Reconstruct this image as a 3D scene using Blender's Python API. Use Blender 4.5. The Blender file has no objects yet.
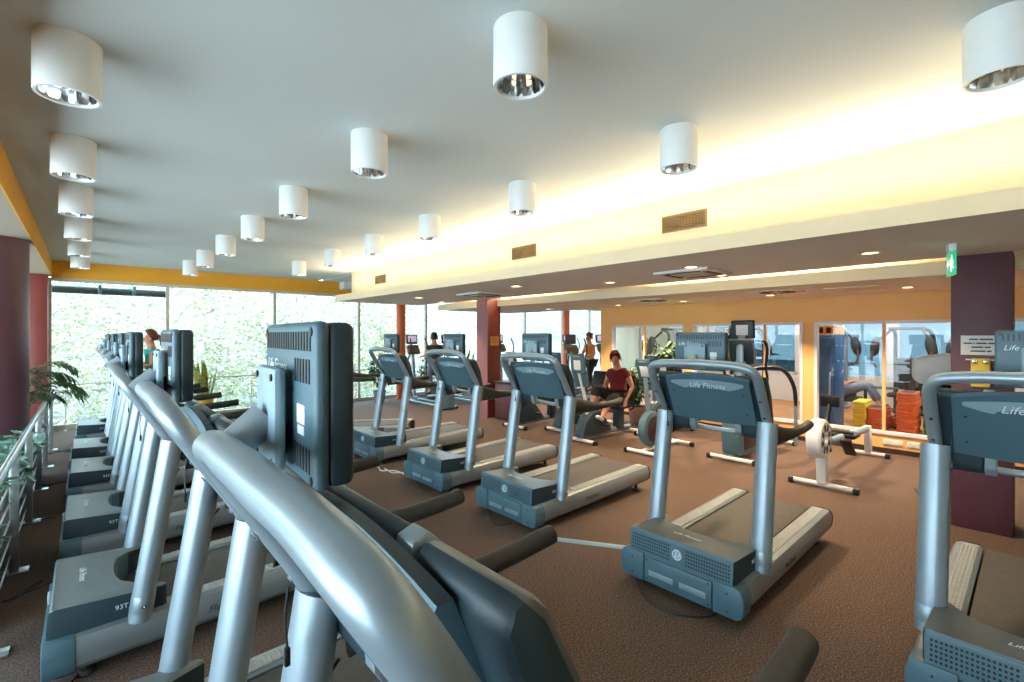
import bpy, bmesh, math, random
from mathutils import Vector, Matrix
random.seed(7)
SC = bpy.context.scene
COL = SC.collection
PI = math.pi

# ------------------------------------------------------------------ helpers
def lin(c):
    return tuple((x / 255 / 12.92) if x / 255 <= .04045 else (((x / 255) + .055) / 1.055) ** 2.4 for x in c) + (1.0,)

def mat(name, rgb, rough=.5, metal=0.0, var=0.0, vscale=8.0, bump=0.0, bscale=60.0, rgb2=None, emit=None, spec=None, coat=0.0, sub=None):
    m = bpy.data.materials.new(name); m.use_nodes = True
    nt = m.node_tree; b = nt.nodes['Principled BSDF']
    b.inputs['Base Color'].default_value = lin(rgb)
    b.inputs['Roughness'].default_value = rough
    b.inputs['Metallic'].default_value = metal
    if spec is not None: b.inputs['Specular IOR Level'].default_value = spec
    if coat: b.inputs['Coat Weight'].default_value = coat
    tc = nt.nodes.new('ShaderNodeTexCoord')
    if var or rgb2:
        n = nt.nodes.new('ShaderNodeTexNoise'); n.inputs['Scale'].default_value = vscale; n.inputs['Detail'].default_value = 5
        nt.links.new(tc.outputs['Object'], n.inputs['Vector'])
        r = nt.nodes.new('ShaderNodeValToRGB')
        a = lin(rgb); c2 = lin(rgb2) if rgb2 else tuple(min(1, x * (1 + var)) for x in a[:3]) + (1,)
        c1 = a if rgb2 else tuple(x * (1 - var) for x in a[:3]) + (1,)
        r.color_ramp.elements[0].position = .38; r.color_ramp.elements[1].position = .62
        r.color_ramp.elements[0].color = c1; r.color_ramp.elements[1].color = c2
        nt.links.new(n.outputs['Fac'], r.inputs['Fac']); nt.links.new(r.outputs['Color'], b.inputs['Base Color'])
    if bump:
        n2 = nt.nodes.new('ShaderNodeTexNoise'); n2.inputs['Scale'].default_value = bscale; n2.inputs['Detail'].default_value = 3
        nt.links.new(tc.outputs['Object'], n2.inputs['Vector'])
        bp = nt.nodes.new('ShaderNodeBump'); bp.inputs['Strength'].default_value = bump; bp.inputs['Distance'].default_value = .01
        nt.links.new(n2.outputs['Fac'], bp.inputs['Height']); nt.links.new(bp.outputs['Normal'], b.inputs['Normal'])
    if emit:
        b.inputs['Emission Color'].default_value = lin(rgb); b.inputs['Emission Strength'].default_value = emit
    return m

def glass_mat(name, gloss=.06, tint=(1, 1, 1, 1)):
    m = bpy.data.materials.new(name); m.use_nodes = True; nt = m.node_tree
    for n in list(nt.nodes): nt.nodes.remove(n)
    o = nt.nodes.new('ShaderNodeOutputMaterial'); t = nt.nodes.new('ShaderNodeBsdfTransparent'); g = nt.nodes.new('ShaderNodeBsdfGlossy')
    g.inputs['Roughness'].default_value = .02; t.inputs['Color'].default_value = tint
    lw = nt.nodes.new('ShaderNodeLayerWeight'); pw = nt.nodes.new('ShaderNodeMath'); pw.operation = 'POWER'; pw.inputs[1].default_value = 5
    fr = nt.nodes.new('ShaderNodeMath'); fr.operation = 'MULTIPLY_ADD'; fr.inputs[1].default_value = .6; fr.inputs[2].default_value = gloss * .5
    nt.links.new(lw.outputs['Facing'], pw.inputs[0]); nt.links.new(pw.outputs[0], fr.inputs[0])
    mx = nt.nodes.new('ShaderNodeMixShader')
    nt.links.new(fr.outputs[0], mx.inputs['Fac']); nt.links.new(t.outputs[0], mx.inputs[1]); nt.links.new(g.outputs[0], mx.inputs[2])
    nt.links.new(mx.outputs[0], o.inputs['Surface'])
    return m

def cr(pts, n=6):
    """smooth curve through points"""
    P = [Vector(p) for p in pts]; out = []
    for i in range(len(P) - 1):
        p0 = P[max(i - 1, 0)]; p1 = P[i]; p2 = P[i + 1]; p3 = P[min(i + 2, len(P) - 1)]
        for k in range(n):
            t = k / n
            out.append(.5 * ((2 * p1) + (-p0 + p2) * t + (2 * p0 - 5 * p1 + 4 * p2 - p3) * t * t + (-p0 + 3 * p1 - 3 * p2 + p3) * t ** 3))
    out.append(P[-1]); return out

class MB:
    def __init__(s): s.v = []; s.f = []; s.m = []
    def add(s, vs, fs, mi=0):
        o = len(s.v); s.v += [tuple(v) for v in vs]
        for f in fs: s.f.append(tuple(i + o for i in f)); s.m.append(mi)
        return s
    def _bm(s, bm, mi, M=None):
        bm.verts.index_update()
        vs = [(M @ v.co if M else v.co.copy()) for v in bm.verts]
        s.add(vs, [[v.index for v in f.verts] for f in bm.faces], mi); bm.free(); return s
    def box(s, c, d, bev=0, rot=None, mi=0, seg=2):
        bm = bmesh.new(); bmesh.ops.create_cube(bm, size=1)
        for v in bm.verts: v.co = Vector((v.co.x * d[0], v.co.y * d[1], v.co.z * d[2]))
        if bev: bmesh.ops.bevel(bm, geom=bm.edges[:], offset=min(bev, min(d) * .49), segments=seg, affect='EDGES', profile=.5)
        M = Matrix.Translation(c) @ (rot.to_4x4() if rot else Matrix())
        return s._bm(bm, mi, M)
    def bx(s, a, b, bev=0, mi=0):
        return s.box([(a[i] + b[i]) / 2 for i in range(3)], [abs(b[i] - a[i]) for i in range(3)], bev, None, mi)
    def tube(s, pts, r, n=12, up=(0, 0, 1), cap=True, mi=0, closed=False):
        P = [Vector(p) for p in pts]; N = len(P); up = Vector(up); rings = []; pu = None
        for i in range(N):
            if closed: t = P[(i + 1) % N] - P[i - 1]
            else: t = P[min(i + 1, N - 1)] - P[max(i - 1, 0)]
            t.normalize()
            if pu is None:
                u = up - t * up.dot(t)
                if u.length < 1e-3: u = Vector((1, 0, 0)) - t * t.x
            else: u = pu - t * pu.dot(t)
            u.normalize(); pu = u; w = t.cross(u)
            rr = r[i] if isinstance(r, list) else r
            ra, rb = rr if isinstance(rr, tuple) else (rr, rr)
            rings.append([P[i] + u * ra * math.cos(2 * PI * k / n) + w * rb * math.sin(2 * PI * k / n) for k in range(n)])
        return s.loft(rings, cap and not closed, mi, closed)
    def loft(s, rings, cap=True, mi=0, closed=False):
        n = len(rings[0]); N = len(rings); vs = [p for R in rings for p in R]; fs = []
        for i in range(N if closed else N - 1):
            j = (i + 1) % N
            for k in range(n):
                l = (k + 1) % n; fs.append((i * n + k, i * n + l, j * n + l, j * n + k))
        if cap: fs.append(tuple(range(n))[::-1]); fs.append(tuple((N - 1) * n + k for k in range(n)))
        return s.add(vs, fs, mi)
    def prism(s, poly, axis, lo, hi, bev=0, mi=0, M=None):
        """poly: 2-D outline; axis 'x': (y,z), 'y': (x,z), 'z': (x,y)"""
        def P(p, h): return {'x': (h, p[0], p[1]), 'y': (p[0], h, p[1]), 'z': (p[0], p[1], h)}[axis]
        bm = bmesh.new(); A = [bm.verts.new(P(p, lo)) for p in poly]; B = [bm.verts.new(P(p, hi)) for p in poly]; n = len(poly)
        bm.faces.new(A[::-1]); bm.faces.new(B)
        for k in range(n): bm.faces.new((A[k], A[(k + 1) % n], B[(k + 1) % n], B[k]))
        bmesh.ops.recalc_face_normals(bm, faces=bm.faces[:])
        if bev: bmesh.ops.bevel(bm, geom=bm.edges[:], offset=bev, segments=2, affect='EDGES', profile=.5)
        return s._bm(bm, mi, M)
    def lathe(s, prof, n=24, M=None, cap=False, mi=0):
        M = M or Matrix()
        rings = [[M @ Vector((r * math.cos(2 * PI * k / n), r * math.sin(2 * PI * k / n), z)) for k in range(n)] for r, z in prof]
        return s.loft(rings, cap, mi)
    def ell(s, c, r, n=12, m=8, mi=0, rot=None):
        rings = []
        for i in range(1, m):
            a = PI * i / m
            rings.append([Vector((r[0] * math.sin(a) * math.cos(2 * PI * k / n), r[1] * math.sin(a) * math.sin(2 * PI * k / n), -r[2] * math.cos(a))) for k in range(n)])
        if rot: rings = [[rot @ p for p in R] for R in rings]
        rings = [[p + Vector(c) for p in R] for R in rings]
        return s.loft(rings, True, mi)
    def leaf(s, p, d, nrm, L, W, bend=.2, mi=0, seg=3):
        p = Vector(p); d = Vector(d).normalized(); nrm = Vector(nrm); sd = d.cross(nrm)
        if sd.length < 1e-4: sd = d.orthogonal()
        sd.normalize(); up = sd.cross(d).normalized(); vs = []; fs = []
        for i in range(seg + 1):
            t = i / seg; c = p + d * L * t - up * bend * L * t * t; w = W * .5 * (math.sin(PI * min(1, .12 + t * .88)) ** .8 + .02)
            vs += [c - sd * w, c + sd * w]
        for i in range(seg): fs.append((2 * i, 2 * i + 1, 2 * i + 3, 2 * i + 2))
        return s.add(vs, fs, mi)
    def build(s, name, mats, parent=None, smooth=True, angle=38, loc=None):
        me = bpy.data.meshes.new(name); me.from_pydata(s.v, [], s.f)
        for m in (mats if isinstance(mats, (list, tuple)) else [mats]): me.materials.append(m)
        if any(s.m): me.polygons.foreach_set('material_index', s.m)
        if smooth:
            me.shade_smooth(); me.set_sharp_from_angle(angle=math.radians(angle))
        me.update()
        o = bpy.data.objects.new(name, me); COL.objects.link(o)
        if parent: o.parent = parent
        if loc: o.location = loc
        return o

def tag(o, label, cat, group=None, kind=None):
    o['label'] = label; o['category'] = cat
    if group: o['group'] = group
    if kind: o['kind'] = kind
    return o
def struct(o): o['kind'] = 'structure'; return o
def thing(name, label, cat, loc=(0, 0, 0), rz=0, group=None):
    o = bpy.data.objects.new(name, None); COL.objects.link(o); o.location = loc; o.rotation_euler = (0, 0, rz)
    o.empty_display_size = .1
    return tag(o, label, cat, group)
def copy_tree(o, parent=None):
    c = o.copy(); COL.objects.link(c)
    if parent: c.parent = parent
    for ch in [x for x in o.children]: copy_tree(ch, c)
    return c
def text(body, size, M, name, m, parent=None, shear=0, ext=.0006, width=None):
    cu = bpy.data.curves.new(name, 'FONT'); cu.body = body; cu.size = size; cu.extrude = ext; cu.shear = shear
    cu.align_x = 'CENTER'; cu.align_y = 'CENTER'; cu.resolution_u = 3
    t = bpy.data.objects.new(name, cu); COL.objects.link(t)
    me = bpy.data.meshes.new_from_object(t.evaluated_get(bpy.context.evaluated_depsgraph_get()))
    bpy.data.objects.remove(t); bpy.data.curves.remove(cu)
    me.transform(M); me.materials.clear(); me.materials.append(m); me.name = name
    o = bpy.data.objects.new(name, me); COL.objects.link(o)
    if parent: o.parent = parent
    return o
def frame(c, x, y):
    x = Vector(x).normalized(); y = Vector(y); y = (y - x * y.dot(x)).normalized(); z = x.cross(y)
    M = Matrix((x, y, z)).transposed().to_4x4(); M.translation = Vector(c); return M
RX = lambda a: Matrix.Rotation(a, 3, 'X'); RY = lambda a: Matrix.Rotation(a, 3, 'Y'); RZ = lambda a: Matrix.Rotation(a, 3, 'Z')
ORD = ['first', 'second', 'third', 'fourth', 'fifth', 'sixth', 'seventh', 'eighth', 'ninth', 'tenth', 'eleventh', 'twelfth', 'thirteenth', 'fourteenth', 'fifteenth']

# ------------------------------------------------------------------ materials
M = {}
M['slate'] = mat('slate_plastic', (74, 104, 116), .42, var=.06, vscale=3, bump=.05, bscale=300)
M['slate_dark'] = mat('dark_slate_plastic', (38, 56, 64), .45, var=.08, vscale=3, bump=.05, bscale=300)
M['slate_light'] = mat('pale_slate_plastic', (142, 168, 180), .4, var=.04)
M['silver'] = mat('silver_paint', (156, 172, 182), .36, .5, var=.03, vscale=5)
M['hoodtop'] = mat('grey_hood_paint', (114, 122, 122), .42, .2, var=.04, vscale=4)
M['wing'] = mat('dark_grey_metal', (112, 116, 114), .36, .4, var=.04)
M['rail'] = mat('brushed_rail', (138, 147, 151), .38, .45, var=.05, vscale=6)
M['grip'] = mat('foot_grip_rubber', (176, 178, 176), .6, var=.06, vscale=30)
M['rubber'] = mat('black_rubber', (44, 43, 42), .55, var=.12, vscale=30, bump=.1, bscale=200)
M['black'] = mat('black_plastic', (24, 26, 28), .4, var=.1)
M['belt'] = mat('running_belt', (74, 68, 62), .65, var=.14, vscale=40, bump=.15, bscale=400)
M['chrome'] = mat('chrome', (225, 228, 230), .12, 1.0, var=.02)
M['steel'] = mat('brushed_steel', (186, 190, 190), .3, .8, var=.05, vscale=20)
M['white'] = mat('white_enamel', (226, 228, 226), .4, var=.02)
M['letter'] = mat('pale_lettering', (224, 232, 234), .5, var=.02)
M['paper'] = mat('white_paper', (232, 234, 236), .8, var=.02)
M['ink'] = mat('dark_ink', (70, 76, 90), .8, var=.05)
M['screen'] = mat('dark_screen', (16, 20, 24), .12, var=.05)
M['cream'] = mat('cream_paint', (232, 216, 184), .8, var=.015, vscale=2)
M['ceil'] = mat('white_ceiling_paint', (206, 213, 211), .9, var=.012, vscale=1.5)
M['soffit'] = mat('beige_ceiling_paint', (243, 236, 226), .9, var=.012, vscale=1.5)
M['yellow'] = mat('yellow_wall_paint', (224, 160, 44), .8, var=.02, vscale=2)
M['orangewall'] = mat('apricot_wall_paint', (243, 186, 118), .8, var=.02, vscale=2)
M['purple'] = mat('plum_column_paint', (92, 52, 62), .45, var=.04, vscale=2)
M['redcol'] = mat('red_brown_paint', (128, 56, 48), .5, var=.05, vscale=3)
M['orangecol'] = mat('orange_column_paint', (206, 92, 34), .55, var=.03, vscale=2)
M['darkwood'] = mat('dark_cabinet_laminate', (62, 40, 44), .5, var=.08, vscale=4)
M['frame'] = mat('window_frame_paint', (196, 186, 168), .5, var=.02)
M['whiteframe'] = mat('white_window_frame', (226, 220, 222), .5, var=.02)
M['glass'] = glass_mat('window_glass')
M['skirt'] = mat('dark_skirting', (52, 36, 30), .6, var=.1)
M['grille'] = mat('brass_grille', (120, 98, 62), .5, .2, var=.1)
M['skin'] = mat('skin', (214, 150, 118), .55, var=.04, vscale=12)
M['hair'] = mat('auburn_hair', (112, 52, 30), .6, var=.2, vscale=40)
M['hairdark'] = mat('dark_hair', (42, 30, 26), .6, var=.2, vscale=40)
M['leaf'] = mat('leaf_green', (72, 104, 62), .5, var=.35, vscale=6)
M['leaf2'] = mat('variegated_leaf', (92, 120, 66), .45, rgb2=(190, 176, 78), vscale=26)
M['ivyleaf'] = mat('ivy_leaf', (84, 140, 120), .35, rgb2=(168, 200, 184), vscale=9)
M['stem'] = mat('plant_stem', (96, 84, 54), .7, var=.2)
M['soil'] = mat('potting_soil', (52, 38, 28), .95, var=.3, vscale=40)

# carpet: fine brown speckle
def carpet():
    m = mat('speckled_brown_carpet', (98, 76, 62), .95, bump=.5, bscale=160)
    nt = m.node_tree; b = nt.nodes['Principled BSDF']; tc = nt.nodes.new('ShaderNodeTexCoord')
    n = nt.nodes.new('ShaderNodeTexNoise'); n.inputs['Scale'].default_value = 95; n.inputs['Detail'].default_value = 4; n.inputs['Roughness'].default_value = .7
    n2 = nt.nodes.new('ShaderNodeTexNoise'); n2.inputs['Scale'].default_value = .9; n2.inputs['Detail'].default_value = 3
    r = nt.nodes.new('ShaderNodeValToRGB'); e = r.color_ramp.elements
    e[0].position = .36; e[0].color = lin((54, 40, 33)); e[1].position = .64; e[1].color = lin((136, 110, 92))
    x = e.new(.5); x.color = lin((92, 71, 58))
    mx = nt.nodes.new('ShaderNodeMix'); mx.data_type = 'RGBA'; mx.blend_type = 'MULTIPLY'; mx.inputs['Factor'].default_value = .5
    r2 = nt.nodes.new('ShaderNodeValToRGB'); r2.color_ramp.elements[0].color = (.75, .75, .75, 1); r2.color_ramp.elements[1].color = (1.15, 1.1, 1.08, 1)
    nt.links.new(tc.outputs['Object'], n.inputs['Vector']); nt.links.new(tc.outputs['Object'], n2.inputs['Vector'])
    nt.links.new(n.outputs['Fac'], r.inputs['Fac']); nt.links.new(n2.outputs['Fac'], r2.inputs['Fac'])
    nt.links.new(r.outputs['Color'], mx.inputs[6]); nt.links.new(r2.outputs['Color'], mx.inputs[7])
    nt.links.new(mx.outputs[2], b.inputs['Base Color']); return m
M['carpet'] = carpet()

#@@PARTS@@
# ------------------------------------------------------------------ camera
cam = bpy.data.cameras.new('camera'); co = bpy.data.objects.new('camera', cam); COL.objects.link(co)
FPX = 475.0; cam.sensor_width = 36; cam.lens = FPX / 1024 * 36; cam.shift_y = -5.5 / 1024; cam.clip_start = .02; cam.clip_end = 300
co.location = (0, 0, 1.8); co.rotation_euler = (PI / 2, 0, -math.atan(427 / 475)); SC.camera = co

# ------------------------------------------------------------------ room shell
YF = 12.5; YB = -4.5; XL = -3.4; XR = 9.15; XE = 17.0; H = 3.22; HL = 2.55; HW = 2.45; HS = 2.92
def st(name, m, *boxes):
    b = MB()
    for a in boxes: b.bx(a[0], a[1])
    return struct(b.build(name, m, smooth=False))
st('floor', M['carpet'], ((XL, YB, -.2), (XE, YF + .1, 0)))
st('ceiling_high', M['ceil'], ((-.47, YB, H), (4.5, YF, H + .15)))
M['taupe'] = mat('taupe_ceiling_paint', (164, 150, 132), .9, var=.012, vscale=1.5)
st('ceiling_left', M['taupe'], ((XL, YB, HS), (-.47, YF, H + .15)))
st('trim_left', M['yellow'], ((-.475, YB, HS), (-.462, YF, H)))
st('ceiling_low', M['soffit'], ((4.12, YB, HL), (6.15, 10.4, HL + .12)))
st('ceiling_right', M['soffit'], ((6.8, YB, HW), (XR + .1, 10.4, HW + .05)))
st('trim_1', M['cream'], ((4.10, YB, HL - .005), (4.12, 10.4, HL + .13)))           # face of the light cove
st('trim_2', M['cream'], ((6.78, YB, HW - .005), (6.8, 10.4, HW + .14)))             # face of the second cove
st('ceiling_cove', M['ceil'], ((5.5, YB, 2.8), (8.0, 10.4, 2.9)))
st('trim_3', M['cream'], ((6.15, YB, HL + .12), (6.17, 10.4, 2.8)), ((7.4, YB, HW + .05), (7.42, 10.4, 2.8)))
M['riser'] = mat('warm_cream_paint', (222, 202, 170), .8, var=.015, vscale=2)
st('wall_riser', M['riser'], ((4.5, YB, HL + .12), (4.6, 10.45, H + .15)))
st('trim_4', M['white'], ((4.6, 10.35, HL + .1), (9.2, 10.45, H + .15)))
st('ceiling_far', M['ceil'], ((4.6, 10.45, H), (XE, YF, H + .15)), ((XR + .1, 6.9, H), (XE, 10.45, H + .15)))
st('trim_5', M['white'], ((5.05, YF - .3, 3.02), (XE, YF, H)))
st('wall_back', M['cream'], ((XL, YB - .15, 0), (XE, YB, H + .15)))
st('wall_east', M['cream'], ((XE, 6.9, 0), (XE + .15, YF + .1, H + .15)))
st('sun_block_roof', M['white'], ((XL - .3, YB - .3, H + .3), (XE + .3, YF + .25, H + .45)))  # unseen slab added to keep the sun out of the rooms
# far glazed wall
b = MB(); b.bx((-.47, YF, 2.9), (XE, YF + .12, H)); struct(b.build('wall_far', M['yellow'], smooth=False))
b = MB(); b.bx((XL, YF, HS), (-.47, YF + .12, H)); b.bx((XL, YF, 0), (-.62, YF + .12, HS)); struct(b.build('wall_far_end', M['cream'], smooth=False))
mull = [-.5, 1.32, 3.45, 5.6, 7.73, 9.78, 11.9, 13.9, 15.6, XE]
for i in range(len(mull) - 1):
    x0, x1 = mull[i], mull[i + 1]
    w = MB(); w.bx((x0 - .03, YF, 0), (x0 + .03, YF + .09, 2.9)); w.bx((x0 + .03, YF, 0), (x1 - .03, YF + .09, .09)); w.bx((x0 + .03, YF, 2.84), (x1 - .03, YF + .09, 2.9))
    wo = struct(w.build('window_%d' % (i + 1), M['frame'], smooth=False))
    g = MB(); g.bx((x0 + .03, YF + .04, .09), (x1 - .03, YF + .052, 2.84)); g.build('pane', M['glass'], wo, smooth=False)
# left glazed wall beyond the railing (lights the row of treadmills)
st('wall_left_light_block', M['cream'], ((XL - .12, YB, 0), (XL, -1.54, HS)))  # unseen solid stretch, added to cut daylight from behind the camera
ly = [-1.5, 1.5, 4.5, 7.5, 10.5, YF]
for i in range(5):
    y0, y1 = ly[i], ly[i + 1]
    w = MB(); w.bx((XL - .1, y0 - .04, 0), (XL, y0 + .04, HS)); w.bx((XL - .1, y0 + .04, 0), (XL, y1 - .04, .1)); w.bx((XL - .1, y0 + .04, HS - .1), (XL, y1 - .04, HS))
    wo = struct(w.build('window_%d' % (i + 11), M['frame'], smooth=False))
    g = MB(); g.bx((XL - .06, y0 + .04, .1), (XL - .05, y1 - .04, HS - .1)); g.build('pane', M['glass'], wo, smooth=False)
# right wall with three internal windows
wins = [(-1.6, 2.55, .28), (2.72, 4.7, .28), (4.89, 6.68, .28)]
b = MB(); ZT = 2.03
b.bx((XR, YB, 0), (XR + .14, 7.0, .28)); b.bx((XR, YB, ZT), (XR + .14, 7.0, HW + .06))
ys = [YB] + [v for w in wins for v in w[:2]] + [7.0]
for k in range(0, len(ys), 2): b.bx((XR, ys[k], .28), (XR + .14, ys[k + 1], ZT))
b.bx((XR, 7.0, 0), (XR + .14, 7.01, H))
b.bx((XR, 6.98, HW), (XR + .14, 10.4, H))
struct(b.build('wall_right', M['orangewall'], smooth=False))
for i, (y0, y1, z0) in enumerate(wins):
    w = MB(); x0, x1 = XR + .03, XR + .09; t = .045
    w.bx((x0 - .05, y0, z0), (x1, y0 + t, ZT)); w.bx((x0 - .05, y1 - t, z0), (x1, y1, ZT)); w.bx((x0 - .05, y0 + t, ZT - t), (x1, y1 - t, ZT)); w.bx((x0 - .05, y0 + t, z0), (x1, y1 - t, z0 + t))
    wo = struct(w.build('window_%d' % (i + 21), M['whiteframe'], smooth=False))
    mid = {0: 1.62, 1: 3.35, 2: 5.85}[i]
    w2 = MB(); w2.bx((x0, mid - .018, z0 + t), (x1, mid + .018, ZT - t)); w2.build('window_mullion', M['orangewall'], wo, smooth=False)
    g = MB(); g.bx((XR + .055, y0 + t, z0 + t), (XR + .065, mid - .018, ZT - t)); g.bx((XR + .055, mid + .018, z0 + t), (XR + .065, y1 - t, ZT - t)); g.build('pane', M['glass'], wo, smooth=False)
st('baseboard_right', M['skirt'], ((XR - .015, YB, 0), (XR, 7.0, .075)))
st('wall_studio', M['white'], ((XR + .14, 7.0, 0), (14.6, 7.12, .3)), ((XR + .14, 7.0, 2.3), (14.6, 7.12, H)), ((14.4, 7.0, .3), (14.6, 7.12, 2.3)))
w = MB()
for x in (XR + .16, 10.9, 12.65, 14.38): w.bx((x - .025, 7.03, .3), (x + .025, 7.09, 2.3))
wo = struct(w.build('window_41', M['whiteframe'], smooth=False)); g = MB(); g.bx((XR + .19, 7.055, .3), (14.35, 7.065, 2.3)); g.build('pane', M['glass'], wo, smooth=False)
# the studio beyond the internal windows
SX = 14.5
M['dimmed'] = glass_mat('dimmed_blue_glass', .06, (.17, .22, .24, 1))  # dark tint added to dim the over-bright sky behind the studio panes
M['woodfloor'] = mat('studio_wood_floor', (206, 140, 82), .5, var=.12, vscale=3)
M['studiowall'] = mat('studio_wall_paint', (236, 228, 214), .8, var=.02)
st('floor_studio', M['woodfloor'], ((XR + .14, YB, -.02), (SX, 7.0, .005)))
st('ceiling_studio', M['ceil'], ((XR + .14, YB, 2.62), (SX, 7.0, 2.7)))
sw = [(-3.6, -1.0), (-.85, 2.3), (2.45, 4.3), (4.45, 6.8)]
b = MB(); b.bx((SX, YB, 0), (SX + .1, 7, .75)); b.bx((SX, YB, 2.35), (SX + .1, 7, 2.7))
ys = [YB] + [v for w in sw for v in w] + [7.0]
for k in range(0, len(ys), 2): b.bx((SX, ys[k], .75), (SX + .1, ys[k + 1], 2.35))
struct(b.build('wall_studio_far', M['studiowall'], smooth=False))
for i, (y0, y1) in enumerate(sw):
    w = MB(); w.bx((SX - .02, y0, .75), (SX + .08, y0 + .05, 2.35)); w.bx((SX - .02, y1 - .05, .75), (SX + .08, y1, 2.35)); w.bx((SX - .02, y0, 2.3), (SX + .08, y1, 2.35)); w.bx((SX - .02, y0, .75), (SX + .08, y1, .8)); w.bx((SX - .02, (y0 + y1) / 2 - .02, .8), (SX + .08, (y0 + y1) / 2 + .02, 2.3))
    wo = struct(w.build('window_%d' % (i + 31), M['whiteframe'], smooth=False))
    g = MB(); g.bx((SX + .03, y0 + .05, .8), (SX + .04, y1 - .05, 2.3)); g.build('pane', M['dimmed'], wo, smooth=False)
# columns
b = MB(); b.lathe([(.3, 0), (.3, HS)], 40, Matrix.Translation((-.79, 8.05, 0)), True); struct(b.build('column_left', M['purple']))
b = MB(); b.box((-.64, 12.28, HS / 2), (.26, .3, HS), .02); struct(b.build('column_left_far', M['redcol']))
b = MB(); b.box((6.33, .365, HL / 2), (.42, .41, HL), .008); struct(b.build('column_right', M['purple']))
b = MB(); b.box((6.7, 8.22, HL / 2 + .05), (.36, .38, HL + .1), .008); struct(b.build('column_middle', M['redcol']))
M['mauve'] = mat('mauve_panel', (150, 96, 100), .5, var=.03)
st('column_middle_panel', M['mauve'], ((6.5, 8.03, 0), (6.52, 8.41, HL + .06)))
for x in (6.68, 13.72):
    b = MB(); b.lathe([(.13, 0), (.13, 3.02)], 24, Matrix.Translation((x, 12.15, 0)), True); struct(b.build('column_window', M['orangecol']))

# ------------------------------------------------------------------ light
W = bpy.data.worlds.new('sky'); SC.world = W; W.use_nodes = True; nt = W.node_tree
bg = nt.nodes['Background']; bg.inputs['Strength'].default_value = 7.0
tc = nt.nodes.new('ShaderNodeTexCoord'); sp = nt.nodes.new('ShaderNodeSeparateXYZ'); rp = nt.nodes.new('ShaderNodeValToRGB')
nt.links.new(tc.outputs['Generated'], sp.inputs[0]); nt.links.new(sp.outputs['Z'], rp.inputs['Fac'])
e = rp.color_ramp.elements; e[0].position = 0; e[0].color = (.72, .9, 1, 1); e[1].position = .7; e[1].color = (.42, .74, 1, 1)
nt.links.new(rp.outputs['Color'], bg.inputs['Color'])
def light(name, typ, loc, energy, color, rot=(0, 0, 0), size=None, sy=None, **k):
    l = bpy.data.lights.new(name, typ); l.energy = energy; l.color = color
    if typ == 'AREA':
        l.shape = 'RECTANGLE'; l.size = size; l.size_y = sy or size
    for a, v in k.items(): setattr(l, a, v)
    o = bpy.data.objects.new(name, l); COL.objects.link(o); o.location = loc; o.rotation_euler = rot; return o
sun = light('sun', 'SUN', (0, 0, 20), 4.0, (1, .95, .84), (math.radians(48), 0, math.radians(-25)), angle=.02)
WARM = (1, .79, .52)
UP = (PI, 0, 0)
for (y0, y1) in ((-4.3, -.2), (-.1, 4.9), (5.0, 10.2)):
    light('cove_lamp', 'AREA', (4.2, (y0 + y1) / 2, HL + .14), 11 * (y1 - y0), WARM, (PI, math.radians(-28), 0), .1, y1 - y0)
for (y0, y1) in ((1.2, 4.4), (6.6, 9.6)):
    light('cove_lamp', 'AREA', (6.95, (y0 + y1) / 2, HW + .06), 26 * (y1 - y0), WARM, UP, .08, y1 - y0)
light('studio_fill_light', 'AREA', (11.8, 2, 2.6), 190, (.9, .96, 1), (0, 0, 0), 4, 8)  # added fill light to brighten the studio, no fitting modelled

SC.view_settings.view_transform = 'Standard'; SC.view_settings.look = 'None'; SC.view_settings.gamma = 1; SC.view_settings.use_curve_mapping = False
SC.view_settings.exposure = 0.52
cy = SC.cycles; cy.use_denoising = True; cy.max_bounces = 8; cy.diffuse_bounces = 4; cy.glossy_bounces = 3; cy.transparent_max_bounces = 16; cy.sample_clamp_indirect = 6; cy.caustics_reflective = False; cy.caustics_refractive = False
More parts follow.
